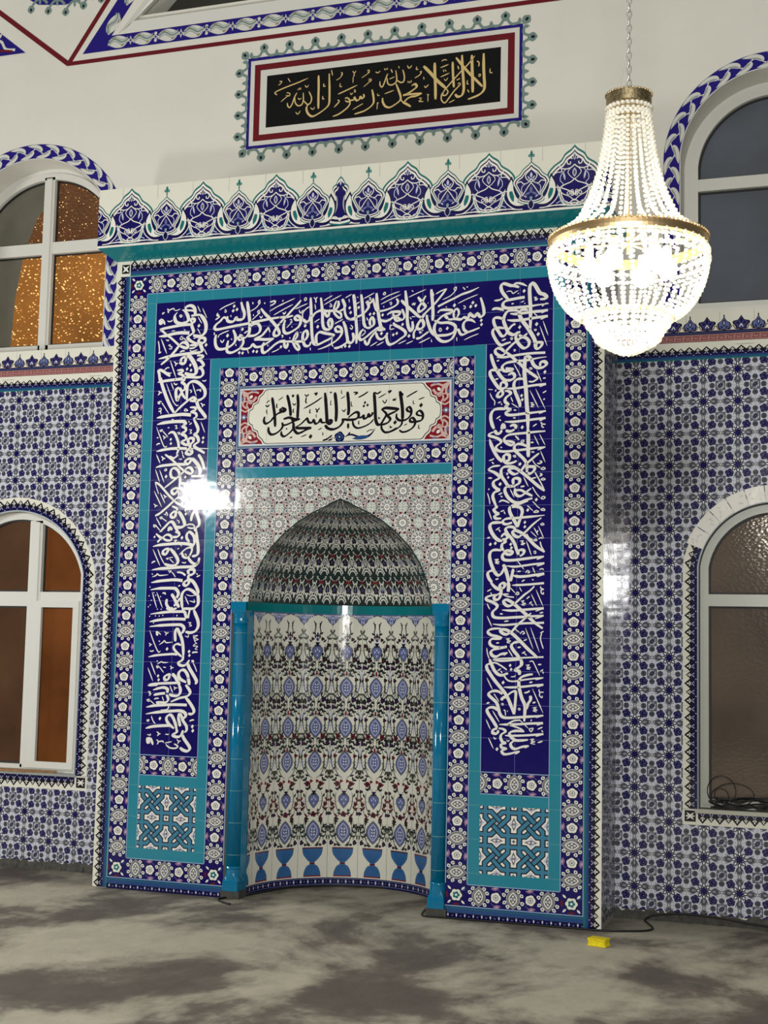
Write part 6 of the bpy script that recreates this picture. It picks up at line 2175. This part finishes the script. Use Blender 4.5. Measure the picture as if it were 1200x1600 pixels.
INK_V = '''
1 13 191 115 217 96
1 18 187 127 201 137 215 124
3 13 199 156 195 167 202 186
0 30 231 80 242 137 252 198 257 266
1 12 273 102 307 79
1 17 265 118 263 142 270 144
0 28 296 151 288 163 314 172 322 160 296 147
0 27 314 172 275 182 246 205 225 229 195 244 180 227 185 199
0 30 332 68 347 121 357 173 358 201
0 20 362 75 375 74 367 85
1 15 370 120 381 134 394 121
1 15 378 154 374 176 383 178
0 30 401 67 407 123 406 179 405 219
0 30 311 220 349 211 384 222 422 223
0 23 422 223 384 234 350 249 312 258 303 239
0 27 312 248 300 279 266 306 232 313 214 293 213 265
0 25 367 222 381 258 377 282 352 309 319 328 301 315 300 295
1 17 330 276 339 285
1 15 355 339 376 332
0 28 376 258 386 290 408 311 437 304 467 289
1 17 448 69 463 81 477 68
1 18 461 85 457 117 466 125
0 21 511 69 530 66 520 80
1 18 442 160 509 127 567 91
1 16 488 162 485 184 493 186
1 16 522 159 535 172 552 156
1 20 533 172 534 187
1 11 528 195 530 219
0 25 390 274 427 255 461 225 469 221 482 245 504 246 512 230 525 255 546 247 558 228 567 248 596 249
0 31 394 278 445 280 500 280
0 25 500 280 463 292 429 311
1 13 430 335 472 319
4 31 495 333
1 13 543 295 570 282
1 13 575 308 576 332
0 33 583 64 591 130 597 194 603 245 622 258 630 242 613 234
2 24 593 265 610 289 639 290
2 23 574 361 603 352 636 329
1 21 615 67 629 62
1 11 624 111 621 139 629 139
0 33 648 65 656 121 661 184 659 247
1 11 692 51 690 70 699 75
1 11 687 108 718 89
1 15 697 173 710 186 722 170
0 31 730 64 737 116 741 175 737 210
1 19 767 70 796 73 776 86
1 18 799 104 834 88 866 68
1 13 756 124 757 152 767 154
4 21 845 136
4 21 838 157
4 21 862 152
0 28 700 229 705 249 681 279 640 294 606 285 588 265
0 29 705 233 742 238 784 236 804 221 803 197 779 196 738 226
0 27 804 228 825 225 837 214 841 234 862 227 870 207 878 223 894 208 894 196
0 21 903 240 883 262 847 281 802 291 776 275 767 243
1 15 809 244 807 264 813 266
1 24 739 258 740 293
0 31 902 75 907 122 912 185 916 240 929 272 953 273
1 19 904 73 924 84 949 69
1 14 927 113 982 84
1 22 988 76 1010 71 994 86
1 14 956 124 973 144 986 119
1 13 1023 119 1025 131 1035 119 1036 131 1045 116
0 26 951 187 980 176 1049 184
0 26 959 187 984 211 969 242 953 273 990 266 1010 243 993 219 1033 201 1049 194
1 14 936 225 936 237 946 233
1 16 1010 282 1011 294 1023 290
0 22 953 276 958 304 983 324 1019 314 1051 295
1 11 858 318 876 307 905 302
0 32 1067 74 1078 133 1086 195 1087 250
0 22 1071 82 1088 102
1 11 1025 119 1027 129 1035 119 1038 129 1047 112
1 17 1108 114 1144 94 1180 76
1 13 1183 131 1225 117
1 11 1153 132 1153 153 1163 155
4 30 1202 165
0 26 951 183 975 172 1016 175 1065 183
0 24 1065 183 1033 201 1001 216 989 223
0 25 1049 210 1050 237 1071 253 1107 250 1135 228 1142 197 1130 174 1114 181 1118 196 1138 205
0 25 1211 231 1179 222 1179 206 1198 199 1215 223 1208 254 1172 264 1139 263 1135 248 1151 240 1168 264 1156 295 1124 317 1088 324 1068 311
0 22 1087 250 1079 281 1051 303 1007 321 979 320
4 30 1040 264
1 11 1096 285 1118 274
1 13 1190 280 1189 303 1199 304
'''

def ink(data, ox, oz, color, l0, fat=1.0, pen=.6):
    """broad-pen strokes, one per line: kind, width, then x and z in mm; the ribbon is widest across the pen's slant"""
    a = Art()
    for s_ in data.strip().split('\n'):
        v = [int(t) for t in s_.split()]; fl = v[0]; w_ = v[1]/2000*fat; v = v[2:]
        pts = [(ox+v[i]/1000, oz-v[i+1]/1000) for i in range(0, len(v), 2)]
        if fl == 4 or len(pts) == 1:
            x, z = pts[0]; r = w_*.95
            a.poly([(x-r*.72, z-r*.12), (x-r*.05, z-r*.85), (x+r*.72, z+r*.08), (x+r*.05, z+r*.85)], color, l0); continue
        q = cr(pts, 5) if len(pts) > 2 else [(pts[0][0]+(pts[1][0]-pts[0][0])*i/4, pts[0][1]+(pts[1][1]-pts[0][1])*i/4) for i in range(5)]
        N = len(q); L = []
        for i in range(N):
            p0, p1 = q[max(0, i-1)], q[min(N-1, i+1)]; d = atan2(p1[1]-p0[1], p1[0]-p0[0]); t = i/(N-1)
            k = .62+.50*abs(sin(d-pen)) if w_ > .012 else .82
            if fl in (1, 2): k *= .25+.75*min(1, t*5)
            if fl in (1, 3): k *= .25+.75*min(1, (1-t)*5)
            elif fl == 0: k *= .6+.4*min(1, t*8, (1-t)*8)
            h = w_*k/2; L.append(((q[i][0]-sin(d)*h, q[i][1]+cos(d)*h), (q[i][0]+sin(d)*h, q[i][1]-cos(d)*h)))
        for A, C in zip(L, L[1:]): a.poly([A[0], A[1], C[1], C[0]], color, l0)
    return a
ink(INK_L, -1.3, 3.71, 'white', 1.2, 1.02).build('calligraphy', flat(-.001), N_)
ink(INK_R, .9, 3.71, 'white', 1.2, 1.02).build('calligraphy', flat(-.001), N_)
ink(INK_T, -.9, 3.71, 'white', 1.2, .98).build('calligraphy', flat(-.001), N_)
ink(INK_V, -.7, 3.14, 'black', 3.1, 1.25).build('calligraphy', flat(-.001), N_)
ink(INK_G, -.774, 5.351, 'p_gold', 3.6, .86).build('gold_calligraphy', flat(D-.0006), panel)

# ================================================================== chandelier
ch = empty('crystal_chandelier', (CH.x, CH.y, 3.17)); tag(ch, 'lit crystal bead chandelier with gilt rings hanging on a chain in front of the niche', 'chandelier')
def bead_mat():
    m = bpy.data.materials.new('crystal_beads'); m.use_nodes = True; nt = m.node_tree; n = nt.nodes; l = nt.links
    for x in list(n): n.remove(x)
    out = n.new('ShaderNodeOutputMaterial'); tr = n.new('ShaderNodeBsdfTranslucent'); tr.inputs[0].default_value = (.95, .93, .86, 1)
    gl = n.new('ShaderNodeBsdfGlossy'); gl.inputs[0].default_value = (1, .98, .94, 1); gl.inputs['Roughness'].default_value = .12
    df = n.new('ShaderNodeBsdfDiffuse'); df.inputs[0].default_value = (.93, .92, .86, 1)
    a = n.new('ShaderNodeMixShader'); a.inputs[0].default_value = .5; b = n.new('ShaderNodeMixShader'); b.inputs[0].default_value = .18
    l.new(tr.outputs[0], a.inputs[1]); l.new(df.outputs[0], a.inputs[2]); l.new(a.outputs[0], b.inputs[1]); l.new(gl.outputs[0], b.inputs[2]); l.new(b.outputs[0], out.inputs[0]); return m
beads = bead_mat(); gilt = mat('gilt_brass', (206, 178, 132), .4, metal=1); silver = mat('nickel_chain', (206, 204, 196), .35, metal=.8)
bm = bmesh.new(); bmesh.ops.create_icosphere(bm, subdivisions=1, radius=1); IV = [tuple(v.co) for v in bm.verts]; IF = [tuple(v.index for v in f.verts) for f in bm.faces]; bm.free()
def bead_string(name, pts, r, parent, gap=1.10):
    """beads threaded along a path"""
    m = MB(); P = [Vector(p) for p in pts]; d = 0; nxt = 0; 
    for a_, b_ in zip(P, P[1:]):
        L = (b_-a_).length
        while nxt <= d+L:
            c = a_+(b_-a_)*((nxt-d)/L) if L else a_
            m.add([(c.x+x*r, c.y+y*r, c.z+z*r*.92) for x, y, z in IV], IF, beads); nxt += 2*r*gap
        d += L
    return m.build(name, parent, True)
def ringpts(r, z, n=72): return [(CH.x+r*cos(2*pi*i/n), CH.y+r*sin(2*pi*i/n), z) for i in range(n+1)]
ZT, ZR = 3.155, 2.735
NS = 26
for i in range(NS):
    A = 2*pi*i/NS
    pr = [(.060, ZT), (.067, 3.09), (.080, 3.0), (.098, 2.92), (.124, 2.85), (.160, 2.79), (.222, ZR+.012)]
    pts = cr([(CH.x+r*cos(A), CH.y+r*sin(A), z) for r, z in pr], 6)
    bead_string('bead_strand', pts, .0068, ch)
NB = 44
for i in range(NB):
    A = 2*pi*(i+.5)/NB
    pr = [(.226, ZR-.018), (.232, 2.68), (.226, 2.63), (.206, 2.575), (.172, 2.53), (.128, 2.50)]
    pts = cr([(CH.x+r*cos(A), CH.y+r*sin(A), z) for r, z in pr], 5)
    bead_string('bowl_strand', pts, .0066, ch, 1.12)
for r, z, rr in ((.233, 2.700, .0068), (.235, 2.676, .0066), (.124, 2.498, .0075), (.118, 2.484, .0075), (.106, 2.470, .0075), (.098, 2.456, .0072), (.092, 2.442, .0072), (.078, 2.430, .007), (.058, 2.420, .007), (.042, 2.411, .007), (.026, 2.404, .007), (.010, 2.400, .007), (.066, 3.140, .007), (.064, 3.118, .007)):
    bead_string('bead_ring', ringpts(r, z, 72), rr, ch, 1.03)
m = MB(); m.lathe([(.219, ZR-.022), (.229, ZR-.018), (.231, ZR-.008), (.230, ZR+.006), (.222, ZR+.010), (.219, ZR-.022)], (CH.x, CH.y, 0), gilt, 96)
for i in range(96):
    A = 2*pi*i/96; m.add([(CH.x+.233*cos(A)+x*.004, CH.y+.233*sin(A)+y*.004, ZR+.008+z*.005) for x, y, z in IV], IF, gilt)
m.build('gilt_ring', ch)
m = MB(); m.lathe([(.125, 2.505), (.131, 2.505), (.131, 2.515), (.125, 2.515), (.125, 2.505)], (CH.x, CH.y, 0), gilt, 64); m.build('lower_ring', ch)
m = MB(); cap = mat('pierced_brass', (150, 136, 104), .45, metal=1, noise=(160, .5))
m.lathe([(.0, 3.176), (.060, 3.176), (.067, 3.182), (.067, 3.150), (.062, 3.146), (.0, 3.15)], (CH.x, CH.y, 0), cap, 48)
for i in range(40):
    A = 2*pi*i/40; m.add([(CH.x+.067*cos(A)+x*.0045, CH.y+.067*sin(A)+y*.0045, 3.183+z*.004) for x, y, z in IV], IF, cap)
m.build('cap_ring', ch)
m = MB(); m.tube([(CH.x, CH.y, 3.15), (CH.x, CH.y, 2.70)], .005, gilt)
for k in range(6):
    A = pi*k/3; m.tube([(CH.x, CH.y, 2.73), (CH.x+.222*cos(A), CH.y+.222*sin(A), 2.73)], .0035, gilt)
m.build('inner_frame', ch)
bulb = mat('lit_bulb', (255, 250, 235), .3, emis=((255, 246, 226), 60)); brass2 = mat('bulb_holder', (200, 190, 160), .4)
for k in range(6):
    A = pi*k/3+.3; c = (CH.x+.115*cos(A), CH.y+.115*sin(A), 2.655)
    m = MB(); m.lathe([(.0, .0), (.018, .006), (.028, .024), (.027, .042), (.014, .062), (.012, .068)], (c[0], c[1], c[2]-.03), bulb, 16); o = m.build('bulb', ch, True)
    m = MB(); m.lathe([(.013, .036), (.013, .068), (.0, .07)], c, brass2, 12); m.build('bulb_holder', o)
# chain and flex
m = MB(); z = 3.19; k = 0
while z < 7.0:
    ry = .011; rx = .0062; pts = []
    for i in range(12):
        A = 2*pi*i/12; u = rx*cos(A); v_ = ry*1.25*sin(A)
        pts.append((CH.x+(u if k % 2 else 0), CH.y+(0 if k % 2 else u), z+v_+.010))
    m.tube(pts, .0024, silver, 5, closed=True); z += .0215; k += 1
m.build('chain', ch, True)
m = MB(); m.tube([(CH.x-.03, CH.y, 3.18), (CH.x-.022, CH.y, 3.24), (CH.x-.006, CH.y, 3.34)]+[(CH.x+.004*sin(z_*9), CH.y+.006, z_) for z_ in [3.4+.1*i for i in range(36)]]+[(CH.x, CH.y, 7.0)], .002, mat('clear_flex', (176, 172, 160), .4), 6); m.build('flex', ch, True)

# ================================================================== small things
sp = empty('sponge', (1.658, -.40, 0)); tag(sp, 'small yellow sponge lying on the concrete floor', 'sponge'); sp.rotation_euler = (0, 0, -.25)
bm = bmesh.new(); bmesh.ops.create_cube(bm, size=1)
bmesh.ops.bevel(bm, geom=bm.edges[:], offset=.10, segments=3, affect='EDGES', profile=.6)
bmesh.ops.subdivide_edges(bm, edges=bm.edges[:], cuts=2, use_grid_fill=True)
rnd = random.Random(2)
for v in bm.verts:
    x, y, z = v.co; zz = z*.042
    pinch = 1-.16*math.exp(-(z/.18)**2)
    v.co = Vector((x*.105*pinch+rnd.uniform(-1, 1)*.0012, y*.068*pinch+rnd.uniform(-1, 1)*.0012, zz+.0215+rnd.uniform(-1, 1)*.0008))
me = bpy.data.meshes.new('foam'); bm.to_mesh(me); bm.free(); me.materials.append(mat('yellow_sponge', (226, 206, 20), .9, noise=(220, .35)))
o = bpy.data.objects.new('foam', me); COL.objects.link(o); o.parent = sp
black_rubber = mat('black_rubber', (14, 13, 14), .5)
def cable(name, pts, r, label, n=8, group=None, cat='cable'):
    m = MB(); m.tube(cr(pts, 8), r, black_rubber, 6); o = m.build(name, None, True); tag(o, label, cat, group); return o
R0 = .006
cable('cable', [(-.66, .02, R0), (-.69, -.08, R0), (-.62, -.16, R0), (-.56, -.19, R0)], .006, 'short black cable end curling at the foot of the left niche column')
cable('cable', [(.16, .735, R0), (.30, .69, R0), (.42, .60, R0), (.50, .48, R0), (.53, .30, R0), (.545, .10, R0), (.585, -.04, R0), (.70, -.045, R0), (1.0, -.035, R0), (1.35, -.025, R0), (1.62, -.015, R0), (1.75, .03, R0), (1.83, .08, R0), (1.86, .16, R0), (1.82, .28, R0), (1.785, .36, .010), (1.80, .405, .02), (1.84, .414, .034), (1.96, .416, .050), (2.13, .416, .050), (2.27, .416, .040), (2.39, .416, .026), (2.7, .41, .012), (3.4, .40, R0)], .0055, 'long thin black cable along the niche foot and away across the floor to the right')
cable('cable', [(-.60, .10, R0), (-.545, .28, R0), (-.50, .42, R0), (-.38, .57, R0), (-.22, .68, R0), (0, .722, R0), (.155, .728, R0)], .0075, 'thick black cable lying in the curve of the niche floor')
# ledges and boards in the lower windows
m = MB(); m.box(2.06, 2.965, D-.030, D+.10, .622, .645, mat('sill_stone', (176, 176, 160), .4)); tag(m.build('trim_5'), 'pale ledge at the foot of the lower right window', kind='structure')
m = MB(); m.box(-3.14, -2.02, D-.012, D+.10, .618, .634, mat('sill_stone_grey', (150, 154, 150), .35)); tag(m.build('trim_6'), 'thin grey ledge at the foot of the lower left window', kind='structure')
bd = MB(); bd.add([(-3.12, D-.022, .635), (-2.42, D-.022, .635), (-2.20, D+.045, .635), (-3.12, D+.045, .635), (-3.12, D-.022, .648), (-2.42, D-.022, .648), (-2.20, D+.045, .648), (-3.12, D+.045, .648)], [(0, 3, 2, 1), (4, 5, 6, 7), (0, 1, 5, 4), (1, 2, 6, 5), (2, 3, 7, 6), (3, 0, 4, 7)], mat('brown_board', (150, 108, 62), .6, noise=(30, .2)))
tag(bd.build('wooden_board'), 'flat brown board lying on the sill of the lower left window', 'board')
# tangle of wires on the right sill
m = MB(); rnd = random.Random(11)
for k in range(9):
    x0, x1 = 2.13+rnd.uniform(0, .1), 2.62+rnd.uniform(0, .25); z0 = .652+.004*k; pts = []
    for i in range(9):
        t = i/8; pts.append((x0+(x1-x0)*t, D-.012+.05*rnd.random(), z0+.022*rnd.random()+(.022*sin(t*pi) if k > 4 else 0)))
    m.tube(cr(pts, 5), .0042, black_rubber, 6)
for k, (h, w_) in enumerate(((.17, .16), (.10, .10), (.13, .22))):
    pts = [(2.125+w_*(1-cos(2*pi*i/14))/2+.02*k, D+.025+.006*k, .665+h*(sin(2*pi*i/14)+1)/2) for i in range(14)]
    m.tube(cr(pts, 4, True), .0028, black_rubber, 5, closed=True)
tag(m.build('wire_coil', None, True), 'tangled coil of thin black wires on the sill of the lower right window', 'wires')
